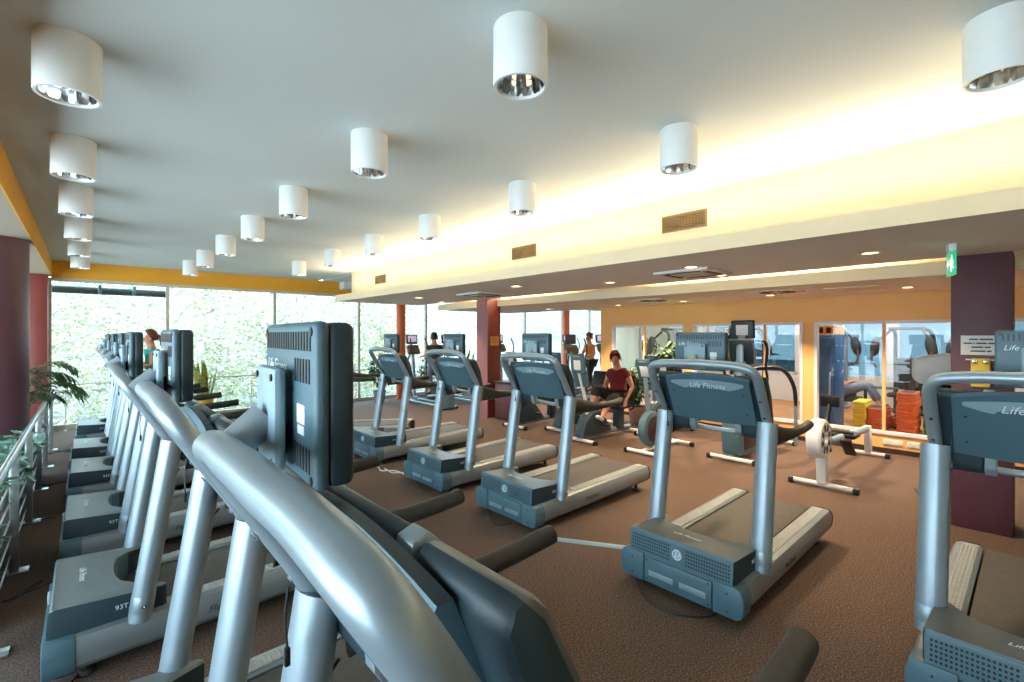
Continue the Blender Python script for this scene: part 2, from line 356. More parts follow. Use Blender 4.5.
# ------------------------------------------------------------------ treadmill
FX = lambda c: frame(c, (0, -1, 0), (0, 0, 1))       # writing that faces -X
FY = lambda c: frame(c, (1, 0, 0), (0, 0, 1))        # writing that faces -Y
LOGO = 'Life Fitness'
def slope(x): return .04 * (x - .1) / 1.75
def make_treadmill():
    t = thing('treadmill', '', 'treadmill')
    B = MB
    for s in (1, -1):
        sec = [(.275, .08), (.275, .235), (.29, .246), (.39, .246), (.415, .236), (.434, .2), (.436, .15), (.428, .1), (.405, .072), (.3, .068)]
        rings = []
        for x in (.085, .1, .5, 1, 1.5, 1.83, 1.86):
            k = .92 if x == 1.86 else 1
            rings.append([(x, s * (.355 + (y - .355) * k), .155 + (z - .155) * k + slope(x)) for y, z in sec])
        r = B().loft(rings).build('side_rail', M['rail'], t, angle=30)
        g = B(); g.box((1.2, s * .337, .249 + slope(1.2)), (1.2, .085, .008), .003, RY(-.04 / 1.75))
        for i in range(52):
            for j in range(4): g.box((.64 + i * .0218, s * (.308 + j * .0195), .2545 + slope(.64 + i * .0218)), (.011, .011, .004))
        g.build('foot_grip', M['grip'], r, smooth=False)
        c = B().loft([[(x, s * (.355 + (y - .355) * k), .155 + slope(1.86) + (z - .155) * k) for y, z in sec] for x, k in ((1.855, .97), (1.88, .95), (1.895, .8))])
        c.build('rail_end_cap', M['rubber'], r)
        if s < 0: text('FlexDeck', .055, frame((.8, -.4385, .155 + slope(.8)), (1, 0, .02), (0, 0, 1)), 'lettering', M['slate_dark'], r, .25)
    b = B(); b.box((1.09, 0, .2 + slope(1.09)), (1.5, .536, .07), .02, RY(-.04 / 1.75)); b.build('running_belt', M['belt'], t)
    b = B(); b.box((1.08, 0, .135 + slope(1.08)), (1.5, .545, .06), .01, RY(-.04 / 1.75)); b.build('deck', M['black'], t)
    # motor hood: grey top, slate front, sides darkened to stand for shade, concave rear edge
    pl = [(0, -.37), (.03, -.378), (.48, -.378), (.5, -.365), (.5, -.335), (.44, -.3), (.36, -.255), (.305, -.19), (.285, -.1), (.28, 0), (.285, .1), (.305, .19), (.36, .255), (.44, .3), (.5, .335), (.5, .365), (.48, .378), (.03, .378), (0, .37)]
    bm = bmesh.new(); A = [bm.verts.new((x, y, .225)) for x, y in pl]; n = len(pl)
    Z = lambda x: .405 - .035 * (x / .5) ** 2 - (.0 if x > .02 else .012)
    Bv = [bm.verts.new((x + (.012 if x < .02 else 0), y, Z(x))) for x, y in pl]
    bm.faces.new(A[::-1]); bm.faces.new(Bv)
    for k in range(n): bm.faces.new((A[k], A[(k + 1) % n], Bv[(k + 1) % n], Bv[k]))
    bmesh.ops.recalc_face_normals(bm, faces=bm.faces[:])
    bmesh.ops.bevel(bm, geom=[e for e in bm.edges if all(v in Bv for v in e.verts)], offset=.014, segments=3, affect='EDGES', profile=.5)
    bm.normal_update()
    h = B(); bm.verts.index_update()
    h.v = [tuple(v.co) for v in bm.verts]; h.f = [tuple(v.index for v in f.verts) for f in bm.faces]; h.m = [1 if f.normal.z > .6 else (2 if abs(f.normal.y) > .7 else 0) for f in bm.faces]; bm.free()
    h = h.build('motor_hood', [M['slate'], M['hoodtop'], M['slate_dark']], t, angle=25)
    for sgn in (1, -1):
        v = B()
        for i in range(17):
            for j in range(5): v.box((.003 + .075 * (.262 + j * .026 - .225), sgn * (.065 + i * .0175), .268 + j * .023), (.008, .010, .011))
        v.build('vent', M['black'], h, smooth=False)
    e = B(); e.lathe([(.001, -.006), (.036, -.006), (.036, .004), (.03, .006), (.001, .006)], 28, frame((.006, 0, .318), (0, -1, 0), (0, 0, 1))); e.build('emblem', M['slate_light'], h)
    e = B(); e.tube([(-.003, .031 * math.cos(a * PI / 12), .318 + .031 * math.sin(a * PI / 12)) for a in range(24)], .003, 6, closed=True, up=(1, 0, 0)); e.build('emblem_ring', M['letter'], h)
    text('Lf', .05, FX((-.003, 0, .318)), 'emblem_lettering', M['letter'], h, .3)
    for s in (1, -1): text('93T', .036, frame((.3, s * .3795, .315), (-s, 0, 0), (0, 0, 1)), 'lettering', M['letter'], h)
    text(LOGO, .045, frame((.14, 0, .4065), (0, -1, -.0), (1, 0, -.02)), 'hood_lettering', M['letter'], h, .3)
    # front bumper
    bp = B(); bp.box((.045, 0, .145), (.12, .49, .175), .012); bp = bp.build('front_bumper', M['slate'], t)
    for s in (1, -1):
        c = B(); c.prism([(.250, .052), (.40, .052), (.428, .072), (.442, .12), (.442, .19), (.428, .232), (.40, .25), (.250, .25)], 'x', -.014, .115, .008) if s > 0 else c.prism([(-y, z) for y, z in [(.250, .052), (.40, .052), (.428, .072), (.442, .12), (.442, .19), (.428, .232), (.40, .25), (.250, .25)]], 'x', -.014, .115, .008)
        c = c.build('corner_block', M['slate'], t)
        sc = B()
        for z in (.09, .2): sc.lathe([(.006, 0), (.006, .003), (.0005, .003)], 10, frame((-.014, s * .34, z), (0, -1, 0), (0, 0, 1)))
        sc.build('screw', M['black'], c)
        lb = B(); lb.box((-.016, s * .115, .13), (.004, .185, .038), .0018); lb.build('name_slot', M['silver'], bp)
        sc = B()
        for z in (.085, .215): sc.lathe([(.006, 0), (.006, .003), (.0005, .003)], 10, frame((-.0145, s * .222, z), (0, -1, 0), (0, 0, 1)))
        sc.build('bumper_screw', M['black'], bp)
        for x in (.16, 1.72):
            f = B(); f.lathe([(.03, 0), (.034, .004), (.034, .03), (.02, .034), (.02, .09)], 16, Matrix.Translation((x, s * .34, 0)), True); f.build('foot', M['rubber'], t)
        # uprights
        N = 9; P = [Vector((.375, s * .392, .225)).lerp(Vector((.525, s * .385, 1.2)), i / (N - 1)) for i in range(N)]
        p = B().tube(P, (.066, .054), 20, up=(0, 1, 0)).build('upright', M['silver'], t)
        q = Vector((.15, -.007 * s, .975)).normalized(); c0 = P[0]
        B().tube([c0 + q * .05, c0 + q * .055, c0 + q * .13, c0 + q * .135], [(.0665, .0545), (.068, .056), (.068, .056), (.0665, .0545)], 20, up=(0, 1, 0)).build('sleeve', M['silver'], p)
        bo = B(); bo.lathe([(.011, 0), (.011, .005), (.004, .006), (.001, .003)], 12, frame(c0 + q * .09 + Vector((0, -.067, 0)), (1, 0, 0), (0, 0, 1))); bo.build('bolt', M['chrome'], p)
        B().tube(cr([(.57, s * .37, 1.2), (.5, s * .405, 1.14), (.47, s * .42, 1.0), (.5, s * .4, .93), (.56, s * .36, 1.02)], 6), .0045, 6).build('cable', M['black'], p)
        # console wing and handrail
        wg = [(.43, 1.485), (.44, 1.513), (.466, 1.522), (.494, 1.495), (.55, 1.39), (.58, 1.26), (.6, 1.17), (.605, 1.09), (.575, 1.06), (.55, 1.1), (.54, 1.2)]
        w = B().prism(wg, 'y', s * .2, s * .405, .014)
        for i, f in enumerate(w.f):
            A_, B_, C_ = (Vector(w.v[k]) for k in f[:3]); nn = (B_ - A_).cross(C_ - A_).normalized(); w.m[i] = 1 if nn.x + nn.z > .5 else 0
        w = w.build('console_wing', [M['slate_dark'], M['wing']], t)
        bd = [(x + (x - .53) * .012, z + (.003 if z > 1.4 else 0)) for x, z in wg]
        B().prism(bd, 'y', s * .15, s * .196, .004).build('silver_band', M['silver'], w)
        HR = cr([(.6, s * .37, 1.1), (.76, s * .385, 1.08), (.95, s * .4, 1.07), (1.15, s * .405, 1.073), (1.3, s * .403, 1.085), (1.35, s * .4, 1.09)], 5)
        rad = []
        for i in range(len(HR)):
            u = i / (len(HR) - 1); rad.append((.034 + .06 * max(0, 1 - u / .5) ** 1.4, .034) if u < .97 else (.024, .024))
        B().tube(HR, rad, 16).build('handrail', M['rubber'], t)
    # hoop
    half = [(.525, .385, 1.18), (.47, .388, 1.28), (.385, .392, 1.42), (.325, .388, 1.52), (.293, .345, 1.575), (.286, .22, 1.594), (.282, .1, 1.597)]
    P = cr([(x, -y, z) for x, y, z in half] + [(.281, 0, 1.6)] + half[::-1], 6)
    hp = B().tube(P, .031, 18, up=(1, 0, 0)).build('hoop', M['silver'], t)
    for s in (1, -1):
        for x, z in ((.41, 1.375), (.485, 1.255)): B().lathe([(.009, 0), (.009, .004), (.001, .005)], 10, frame((x - .026, s * .389, z - .018), (0, -1, 0), (-.5, 0, .86))).build('bolt', M['chrome'], hp)
    # console shell lofted across the width with an arched crown
    rings = []
    for k in range(13):
        y = -.312 + .624 * k / 12; a = .035 * (1 - (y / .312) ** 2)
        rings.append([(x, y, z) for x, z in [(.392, 1.475 + a), (.402, 1.492 + a), (.425, 1.492 + a), (.432, 1.475 + a), (.535, 1.235), (.55, 1.165 - a * .4), (.525, 1.17 - a * .4), (.515, 1.2 - a * .4)]])
    cs = B().loft(rings)
    for i, f in enumerate(cs.f):
        A_, B_, C_ = (Vector(cs.v[k]) for k in f[:3]); nn = (B_ - A_).cross(C_ - A_).normalized(); cs.m[i] = 1 if abs(nn.z) > .6 and A_.z > 1.4 else 0
    cs = cs.build('console', [M['slate'], M['slate_dark']], t, angle=28)
    # pale lens on the back of the console
    q = Vector((.515 - .392, 0, 1.2 - 1.475)).normalized(); nn = Vector((q.z, 0, -q.x))
    up = []; dn = []
    for k in range(17):
        y = -.27 + .54 * k / 16; u = 1 - (y / .27) ** 2
        zt = 1.458 + .018 * u; zb = 1.44 - .055 * u
        for L, z in ((up, zt), (dn, zb)): L.append(Vector((.392 + (1.475 - z) * (.123 / .275), y, z)))
    ln = B()
    def off(p, d): a = .035 * (1 - (p.y / .312) ** 2); return p + Vector((-1, 0, -.45)).normalized() * d + Vector((a * .42, 0, 0))
    ln.loft([[off(u, .004), off(d, .004), off(d, -.004), off(u, -.004)] for u, d in zip(up, dn)])
    ln = ln.build('lens', M['slate_light'], cs)
    text(LOGO, .06, frame(off(Vector((.392 + .045 * .447, 0, 1.432)), .007), (0, -1, 0), (-.41, 0, .9)), 'lettering', M['letter'], ln, .3)
    B().prism([(.43, 1.485), (.436, 1.515), (.464, 1.522), (.492, 1.494), (.546, 1.39), (.57, 1.26), (.56, 1.18), (.54, 1.19)], 'y', -.148, .148, .006).build('display_housing', M['slate_dark'], t)
    b = B(); b.box((.537, 0, 1.38), (.16, .25, .012), .002, RY(math.radians(68))); b.build('display', M['screen'], cs)
    for s in (1, -1):
        for z in (1.38, 1.24): B().lathe([(.006, 0), (.006, .003), (.0005, .003)], 8, frame(off(Vector((.392 + (1.475 - z) * .447, s * .26, z)), .004), (0, -1, 0), (-.41, 0, .9))).build('screw', M['black'], cs)
    B().tube(cr([(.62, -.34, 1.1), (.74, -.27, 1.07), (.8, -.12, 1.05), (.81, 0, 1.05), (.8, .12, 1.05), (.74, .27, 1.07), (.62, .34, 1.1)], 5), .02, 10).build('grip_bar', M['silver'], t)
    cd = B(); cd.tube(cr([(.43, .31, 1.26), (.425, .315, 1.2), (.428, .312, 1.13)], 4), .003, 6); cd.box((.428, .312, 1.11), (.012, .012, .04), .003); cd.build('safety_cord', M['black'], t)
    # television on its arm
    tv = B(); tv.box((.462, .04, 1.682), (.026, .39, .285), .012, seg=3); tv = tv.build('television', M['slate'], t)
    B().box((.495, .04, 1.682), (.046, .386, .281), .014, seg=3).build('bezel', M['slate_dark'], tv)
    B().box((.5185, .04, 1.685), (.003, .33, .22)).build('screen', M['screen'], tv)
    for n_, y0, z_, h_ in ((19, .205, 1.79, .034), (6, -.03, 1.738, .042), (6, -.03, 1.585, .042)):
        v = B()
        for i in range(n_): v.box((.449, y0 - i * .0185, z_), (.004, .0075, h_), .001)
        v.build('vent', M['black'], tv, smooth=False)
    for y in (-.135, .215):
        for z in (1.557, 1.808): B().lathe([(.008, 0), (.008, .002), (.0005, .002)], 12, frame((.449, y, z - .002), (0, -1, 0), (0, 0, 1))).build('screw', M['black'], tv)
    text(LOGO, .038, FX((.4485, .12, 1.738)), 'lettering', M['letter'], tv, .3)
    for z, w, h_ in ((1.66, .05, .034), (1.632, .042, .016)): B().box((.449, -.07, z), (.002, w, h_)).build('sticker', M['paper'], tv, smooth=False)
    pt = B(); pt.box((.425, .06, 1.645), (.022, .165, .19), .009); pt = pt.build('mount_plate', M['slate_light'], t)
    for y in (-.005, .125):
        for z in (1.565, 1.722): B().lathe([(.007, 0), (.007, .003), (.001, .004)], 10, frame((.414, y, z), (0, -1, 0), (0, 0, 1))).build('screw', M['black'], pt)
    B().box((.442, .06, 1.6), (.024, .05, .06), .004).build('hinge', M['black'], pt)
    B().tube([(.352, .06, 1.58), (.37, .06, 1.6), (.418, .06, 1.642)], .033, 16, up=(0, 1, 0)).build('television_arm', M['silver'], t)
    return t
TM = make_treadmill()
def place(x, y, rz, label, grp):
    global FIRST
    o = TM if FIRST else copy_tree(TM); FIRST = False
    o.location = (x, y, 0); o.rotation_euler = (0, 0, rz); tag(o, label, 'treadmill', grp); return o
FIRST = True
LEFT_Y = [.77, 2.12, 3.74, 5.32, 6.98, 8.4, 10.4]; LEFT_X = [-.105, -.11, -.15, -.13, -.13, -.13, -.1]
LBL = ['grey treadmill with white 93T on its hood, nearest the camera in the row along the railing', 'grey treadmill, second from the camera in the row along the railing', 'grey treadmill, third from the camera in the row along the railing', 'grey treadmill, fourth from the camera in the row along the railing',
       'grey treadmill, fifth from the camera in the row along the railing', 'grey treadmill beside the railing, next to the last by the window', 'grey treadmill beside the railing, last of its row, nearest the window']
LBL[0] = 'grey treadmill whose hoop and television fill the near left of the photo'
left = [place(LEFT_X[i], y, 0, LBL[i], 'treadmills along the railing') for i, y in enumerate(LEFT_Y)]
RY_ = [(2.97, 0.0), (2.97, 1.64), (3.02, 3.47), (2.97, 4.88), (2.97, 6.52)]
RL = ['grey treadmill cut off by the right edge of the photo, beside the plum column', 'grey treadmill standing free in the middle of the brown carpet, right of centre', 'grey treadmill second from the right in the middle of the carpet row', 'grey treadmill in the carpet row between the two with round front emblems, left of centre', 'grey treadmill of the carpet row, directly right of the big television back']
RL[2] = 'grey treadmill in the carpet row, directly in front of the seated person in red'
RL[3] = 'grey treadmill in the carpet row, in front of the red-brown middle column'
right = [place(x, y, 0, RL[i], 'treadmills across the middle of the carpet') for i, (x, y) in enumerate(RY_)]
def swivel(o, dx, dy, a):
    c = Vector((.46, .04, 0)); R = RZ(math.radians(a))
    for ch in o.children:
        if ch.name.split('.')[0] in ('television', 'mount_plate', 'television_arm'): ch.location = c + Vector((dx, dy, 0)) - R @ c; ch.rotation_euler.z = math.radians(a)
for i, o in enumerate(left): swivel(o, *((-.05, .18, -4) if i == 0 else (-.09, .25, 0)))
swivel(right[0], 0, -.08, 0); swivel(right[1], 0, .03, 0)
far = place(2.75, 8.5, math.radians(-38), 'grey treadmill turned askew at the window end of the carpet row', 'treadmills across the middle of the carpet')
# ------------------------------------------------------------------ ceiling fittings
def make_can():
    t = thing('ceiling_light', '', 'ceiling light')
    b = MB(); b.lathe([(.118, 0), (.124, 0), (.126, -.004), (.126, -.265), (.124, -.272), (.112, -.272), (.11, -.262), (.11, -.05)], 40); b.build('housing', M['white'], t)
    b = MB(); n = 24
    prof = [(.11, -.258), (.098, -.19), (.078, -.13), (.045, -.1), (.012, -.095)]
    rings = [[(r * (1 + (.03 if k % 2 else -.03)) * math.cos(2 * PI * k / n), r * (1 + (.03 if k % 2 else -.03)) * math.sin(2 * PI * k / n), z) for k in range(n)] for r, z in prof]
    b.loft(rings, False); b.build('reflector', M['chrome'], t, smooth=False)
    b = MB(); b.lathe([(.002, -.2), (.018, -.195), (.022, -.17), (.018, -.1)], 14, None, True); b.build('bulb', M['glow'], t)
    return t
M['glow'] = mat('lamp_bulb', (255, 236, 205), .3, emit=1.2)
can = make_can(); firstcan = True
rows = [(-.06, [3.13, 4.69, 6.15, 7.7, 9.3, 10.95], 'by the yellow ceiling edge'), (1.5, [1.61, 3.18, 4.83, 6.33, 7.8, 9.38, 10.85], 'at mid ceiling'), (3.05, [.12, 1.67, 3.25, 4.86, 6.33, 7.85, 9.5], 'by the cream bulkhead')]
for x, ys_, lab in rows:
    for i, y in enumerate(ys_):
        c = can if firstcan else copy_tree(can); firstcan = False
        c.location = (x, y, H); c.rotation_euler.z = i * .7
        tag(c, 'white cylinder light, %s from the camera in the row %s' % (ORD[i], lab), 'ceiling light', 'white cylinder lights of the high ceiling')
def make_down():
    t = thing('downlight', '', 'downlight')
    b = MB(); b.lathe([(.062, -.001), (.092, -.001), (.095, -.006), (.088, -.01), (.064, -.008)], 28); b.build('trim_ring', M['chrome'], t)
    b = MB(); b.lathe([(.002, -.004), (.063, -.004)], 20, None, True); b.build('diffuser', M['downglow'], t)
    return t
M['downglow'] = mat('warm_downlight', (255, 214, 160), .3, emit=4)
M['downcool'] = mat('pale_downlight', (226, 232, 236), .25, .3, emit=.25)
dn = make_down(); fd = True
low = [(4.92, 2.55, 'over the treadmills, left of the square air cassette'), (5.28, 1.03, 'nearest the camera, left of the green exit sign'), (5.5, 4.05, 'second left of the square air cassette'), (5.86, 2.65, 'tucked beside the bright cove slot'), (4.85, 5.3, 'between the square cassettes'), (4.9, 8.2, 'left of the far cassette'), (5.9, 8.9, 'above the red-brown middle column')]
for x, y, lab in low:
    d = dn if fd else copy_tree(dn); fd = False; d.location = (x, y, HL)
    d.children[1].active_material
    tag(d, 'recessed downlight in the low beige ceiling, ' + lab, 'downlight', 'recessed downlights of the low ceiling')
zone = [(8.43, 6.0), (8.39, 4.5), (8.18, 2.9), (8.2, 1.19), (8.4, 8.0)]
zl = ['at the far end above the seated person', 'above the leafy plant', 'above the cross-trainer', 'beside the plum column', 'beyond the end of the apricot wall']
for (x, y), lab in zip(zone, zl):
    d = copy_tree(dn); d.location = (x, y, HW)
    tag(d, 'glowing round downlight along the apricot wall, ' + lab, 'downlight', 'recessed downlights along the apricot wall')
    light('downlight_lamp', 'SPOT', (x, y, HW - .03), 250, (1, .76, .5), (0, 0, 0), spot_size=math.radians(110), spot_blend=.6, shadow_soft_size=.06)
for x, y, lab in low:
    light('downlight_lamp', 'SPOT', (x, y, HL - .03), 110, (1, .78, .52), (0, 0, 0), spot_size=math.radians(110), spot_blend=.6, shadow_soft_size=.06)
# air grilles on the riser
g0 = None
for i, (y, w) in enumerate(((2.41, .48), (4.76, .48), (9.03, .46))):
    t = thing('air_grille', 'brass air grille in the cream bulkhead, %s' % ['large one nearest the camera', 'middle one', 'small far one near the window wall'][i], 'air grille', (4.5, y, 2.95), 0, 'air grilles of the cream bulkhead')
    b = MB(); h = .17
    for s in (1, -1):
        b.box((-.006, s * (w / 2 - .008), 0), (.014, .016, h)); b.box((-.006, 0, s * (h / 2 - .008)), (.014, w - .03, .016))
    b.build('frame', M['grille'], t)
    b = MB()
    for k in range(8): b.box((-.004, 0, -h / 2 + .025 + k * .0172), (.012, w - .03, .006), 0, RY(.5))
    for k in range(14): b.box((-.003, -w / 2 + .03 + k * (w - .06) / 13, 0), (.008, .004, h - .03))
    b.build('slats', M['grille'], t, smooth=False)
    b = MB(); b.box((-.0005, 0, 0), (.002, w - .02, h - .02)); b.build('backing', M['black'], t)
# air cassettes and round diffusers
for x, y, z, lab in ((5.35, 2.75, HL, 'square white air cassette in the low ceiling, nearest the camera'), (5.3, 6.7, HL, 'square white air cassette in the low ceiling near the red-brown column')):
    t = thing('air_cassette', lab, 'air cassette', (x, y, z), 0, 'ceiling air cassettes')
    b = MB(); b.prism([(-.33, -.33), (.33, -.33), (.33, .33), (-.33, .33)], 'z', -.03, 0, .01); b.build('panel', M['white'], t)
    for a in range(4):
        b = MB(); b.box(RZ(a * PI / 2) @ Vector((.245, 0, -.031)), (.06, .4, .012) if a % 2 == 0 else (.4, .06, .012)); b.build('louvre', M['black'], t)
    b = MB(); b.box((0, 0, -.032), (.34, .34, .01), .004); b.build('intake_grille', M['frame'], t)
for x, y, lab in ((7.75, 4.75, 'round ceiling air diffuser above the plants by the apricot wall'), (7.6, 2.6, 'round ceiling air diffuser between the cove and the apricot wall, near the cross-trainer')):
    t = thing('air_diffuser', lab, 'air diffuser', (x, y, HW), 0, 'round air diffusers')
    b = MB(); b.prism([(-.3, -.3), (.3, -.3), (.3, .3), (-.3, .3)], 'z', -.012, 0, .004); b.build('plate', M['soffit'], t)
    b = MB()
    for k in range(14):
        a = 2 * PI * k / 14; b.box((.17 * math.cos(a), .17 * math.sin(a), -.014), (.15, .03, .006), 0, RZ(a))
    b.build('slots', M['black'], t)
t = thing('access_panel', 'flat cream access panel in the ceiling along the apricot wall', 'access panel', (7.9, 1.7, HW)); b = MB(); b.box((0, 0, -.006), (.6, .6, .012), .003); b.build('panel', M['cream'], t)
b = MB(); b.box((0, 0, -.002), (.64, .64, .003), .001); b.build('frame', M['soffit'], t)
# exit sign
M['exitgreen'] = mat('exit_sign_green', (40, 178, 128), .3, emit=.55)
M['exitwhite'] = mat('exit_sign_white', (230, 246, 240), .3, emit=.8)
t = thing('exit_sign', 'small green hanging exit sign with white running figure by the plum column', 'exit sign', (5.3, .49, HL), math.radians(17))
b = MB(); b.box((0, 0, -.03), (.1, .05, .06), .006); b.build('bracket', M['white'], t)
b = MB(); b.box((0, 0, -.16), (.24, .014, .2), .003); b.build('panel', M['exitgreen'], t)
b = MB(); r = .011
for s in (-1, 1):
    b.box((.035, s * .0075, -.16), (.075, .002, .016)); b.prism([(.07, -.13), (.1, -.16), (.07, -.19)], 'y', s * .0075 - .001, s * .0075 + .001)
b.build('arrow', M['exitwhite'], t)
b = MB()
for s in (-1, 1):
    b.lathe([(.0005, -.001), (.013, -.001), (.013, .001)], 12, frame((-.05, s * .008, -.105), (1, 0, 0), (0, 0, 1)))
    for p in ([(-.05, -.12), (-.055, -.165)], [(-.055, -.165), (-.03, -.19), (-.04, -.225)], [(-.055, -.165), (-.08, -.2), (-.1, -.2)], [(-.05, -.125), (-.025, -.145), (-.015, -.135)], [(-.05, -.125), (-.08, -.14), (-.085, -.16)]):
        b.tube([(x, s * .0075, z) for x, z in p], .006, 6)
b.build('running_figure', M['exitwhite'], t)

# ------------------------------------------------------------------ railings
def make_railing(name, label, p0, p1, h, spacing, nrod, rodr, postw, foot, railr, m):
    p0 = Vector(p0); p1 = Vector(p1); d = p1 - p0; L = d.length; d.normalize()
    t = thing(name, label, 'railing', p0, math.atan2(d.y, d.x))
    b = MB(); b.tube([(0, 0, h), (L, 0, h)], railr, 16); b.build('handrail', m, t)
    n = max(1, round(L / spacing))
    for i in range(n + 1):
        x = .03 + (L - .06) * i / n
        b = MB()
        if postw > .02:
            for s in (1, -1): b.box((x + s * .03, 0, (h - .03) / 2), (.012, postw, h - .03), .003)
            b.box((x, 0, h - .04), (.03, .02, .05)); b.box((x, .0, .006), (.11, foot, .012), .003)
            for k in range(nrod): b.box((x, 0, .14 + (h - .22) * k / (nrod - 1)), (.06, .012, .012))
        else:
            b.tube([(x, 0, 0), (x, 0, h)], postw, 10); b.lathe([(.03, 0), (.03, .008), (.012, .012)], 12, Matrix.Translation((x, 0, 0)), True)
        b.build('post', m, t)
    for k in range(nrod):
        z = .14 + (h - .22) * k / (nrod - 1) if nrod > 1 else .45
        b = MB(); b.tube([(0, .018, z), (L, .018, z)], rodr, 8); b.build('rod', m, t)
    return t
make_railing('steel_railing', 'steel railing with round handrail and thin rods, overgrown with ivy, along the left edge', (-.4, 2.6, 0), (-.4, 10.4, 0), .9, 1.3, 6, .006, .05, .16, .024, M['steel'])
make_railing('window_railing', 'thin brown metal railing running along the far window wall', (-.3, 12.3, 0), (16.6, 12.3, 0), .87, 1.07, 1, .004, .008, .05, .014, M['frame'])

# ------------------------------------------------------------------ signs, column fittings, sockets
def sheet(name, label, cat, c, n, w, h, m, lines, rnd, lm='ink', grp=None, body=None):
    """flat notice with normal along -X ('x') or -Y ('y')"""
    t = thing(name, label, cat, c, 0 if n == 'x' else -PI / 2 * -1)
    b = MB(); b.box((0, 0, 0), (.004, w, h), .0008); b.build('sheet', m, t)
    if body:
        for i, ws in enumerate(body):
            L = sum(ws) + .008 * (len(ws) - 1); y = L / 2; b = MB()
            for q in ws: b.box((-.0024, y - q / 2, h * (.3 - .2 * i)), (.001, q, h * .07)); y -= q + .008
            b.build('printed_line', M[lm], t)
    return t
sheet('paper_notice', 'white paper notice with lines of print on the plum column', 'notice', (6.117, .365, 1.71), 'x', .27, .18, M['paper'], 4, 1, body=[(.06, .09), (.06, .01, .07, .07), (.08, .04), (.1, .03)])
t = thing('yellow_dispenser', 'yellow wall dispenser with two silver knobs below the paper notice', 'dispenser', (6.12, .365, 1.46))
M['yellowplastic'] = mat('yellow_plastic', (222, 190, 50), .45, var=.04)
b = MB(); b.box((-.035, 0, 0), (.07, .13, .26), .01); b.build('box', M['yellowplastic'], t)
for s in (1, -1):
    b = MB(); b.lathe([(.017, 0), (.02, .006), (.016, .014), (.002, .016)], 16, frame((-.07, s * .037, .1), (0, -1, 0), (0, 0, 1))); b.build('knob', M['chrome'], t)
b = MB(); b.box((-.03, 0, .118), (.02, .2, .012), .003); b.build('crossbar', M['white'], t)
b = MB(); b.box((-.071, .01, -.02), (.002, .02, .05)); b.build('symbol', M['leaf'], t)
sheet('paper_notice', 'white paper notice on the red-brown middle column', 'notice', (6.517, 8.27, 1.68), 'x', .25, .2, M['paper'], 4, 2)
M['orangepaper'] = mat('orange_paper', (238, 160, 78), .8, var=.03)
t = thing('paper_notice', 'orange paper notice on the right side of the red-brown middle column', 'notice', (6.7, 8.027, 1.68)); b = MB(); b.box((0, 0, 0), (.24, .004, .2), .0008); b.build('sheet', M['orangepaper'], t)
b = MB()
for k in range(4): b.box((0, -.0022, .06 - k * .035), (.17 - .03 * (k % 2), .001, .008))
b.build('printed_lines', M['ink'], t)
for z, lab in ((1.36, 'upper'), (1.16, 'lower')):
    t = thing('wall_switch', 'small white switch on the red-brown middle column, %s of the two' % lab, 'switch', (6.518, 8.25, z)); b = MB(); b.box((-.004, 0, 0), (.012, .085, .085), .004); b.build('plate', M['white'], t)
    b = MB(); b.box((-.0105, 0, 0), (.008, .05, .05), .003); b.build('rocker', M['paper'], t)
for y, w, lab in ((1.5, .24, 'wide double white socket plate low on the apricot wall'), (1.26, .14, 'narrow white socket plate low on the apricot wall, right of the wide one')):
    t = thing('wall_socket', lab, 'socket', (XR - .002, y, .17)); b = MB(); b.box((-.006, 0, 0), (.012, w, .085), .004); b.build('plate', M['white'], t)
    for k in range(3 if w > .2 else 2):
        yy = (k - (1 if w > .2 else .5)) * .068; b = MB(); b.lathe([(.024, .001), (.024, .004), (.02, .004), (.018, -.004), (.001, -.004)], 16, frame((-.012, yy, 0), (0, -1, 0), (0, 0, 1))); b.build('outlet', M['paper'], t)
# cabinets at the column feet
t = thing('low_cabinet', 'dark brown cabinet with paler side standing before the red-brown middle column', 'cabinet', (6.85, 7.6, 0))
b = MB(); b.box((0, 0, .39), (.5, .6, .78), .008); b.build('body', M['darkwood'], t)
b = MB(); b.box((0, 0, .8), (.54, .64, .03), .004); b.build('top', M['darkwood'], t)
b = MB(); b.box((-.253, 0, .4), (.01, .56, .7), .003); d = b.build('door', M['purple'], t)
b = MB(); b.tube([(-.258, .22, .4), (-.28, .22, .41), (-.28, .22, .5), (-.258, .22, .51)], .005, 8); b.build('handle', M['steel'], d)
t = thing('towel_dispenser', 'white box dispenser on a black stand with a bin, left of the plum column', 'dispenser', (7.1, .78, 0), .25)
b = MB(); b.prism([(-.2, 1.26), (.16, 1.26), (.2, 1.32), (.2, 1.52), (.14, 1.56), (-.1, 1.6), (-.2, 1.6)], 'x', -.13, .13, .02); b.build('housing', M['white'], t)
b = MB(); b.box((0, 0, 1.23), (.22, .34, .05), .01); b.build('underside', M['black'], t)
b = MB(); b.tube([(.08, 0, .02), (.08, 0, 1.24)], .025, 12); b.box((.0, 0, .012), (.34, .34, .024), .008); b.build('stand', M['black'], t)
b = MB(); b.lathe([(.11, .025), (.12, .03), (.15, .4), (.155, .42), (.145, .42), (.14, .4)], 24, Matrix.Translation((-.05, .0, 0)), True); b.build('bin', M['black'], t)

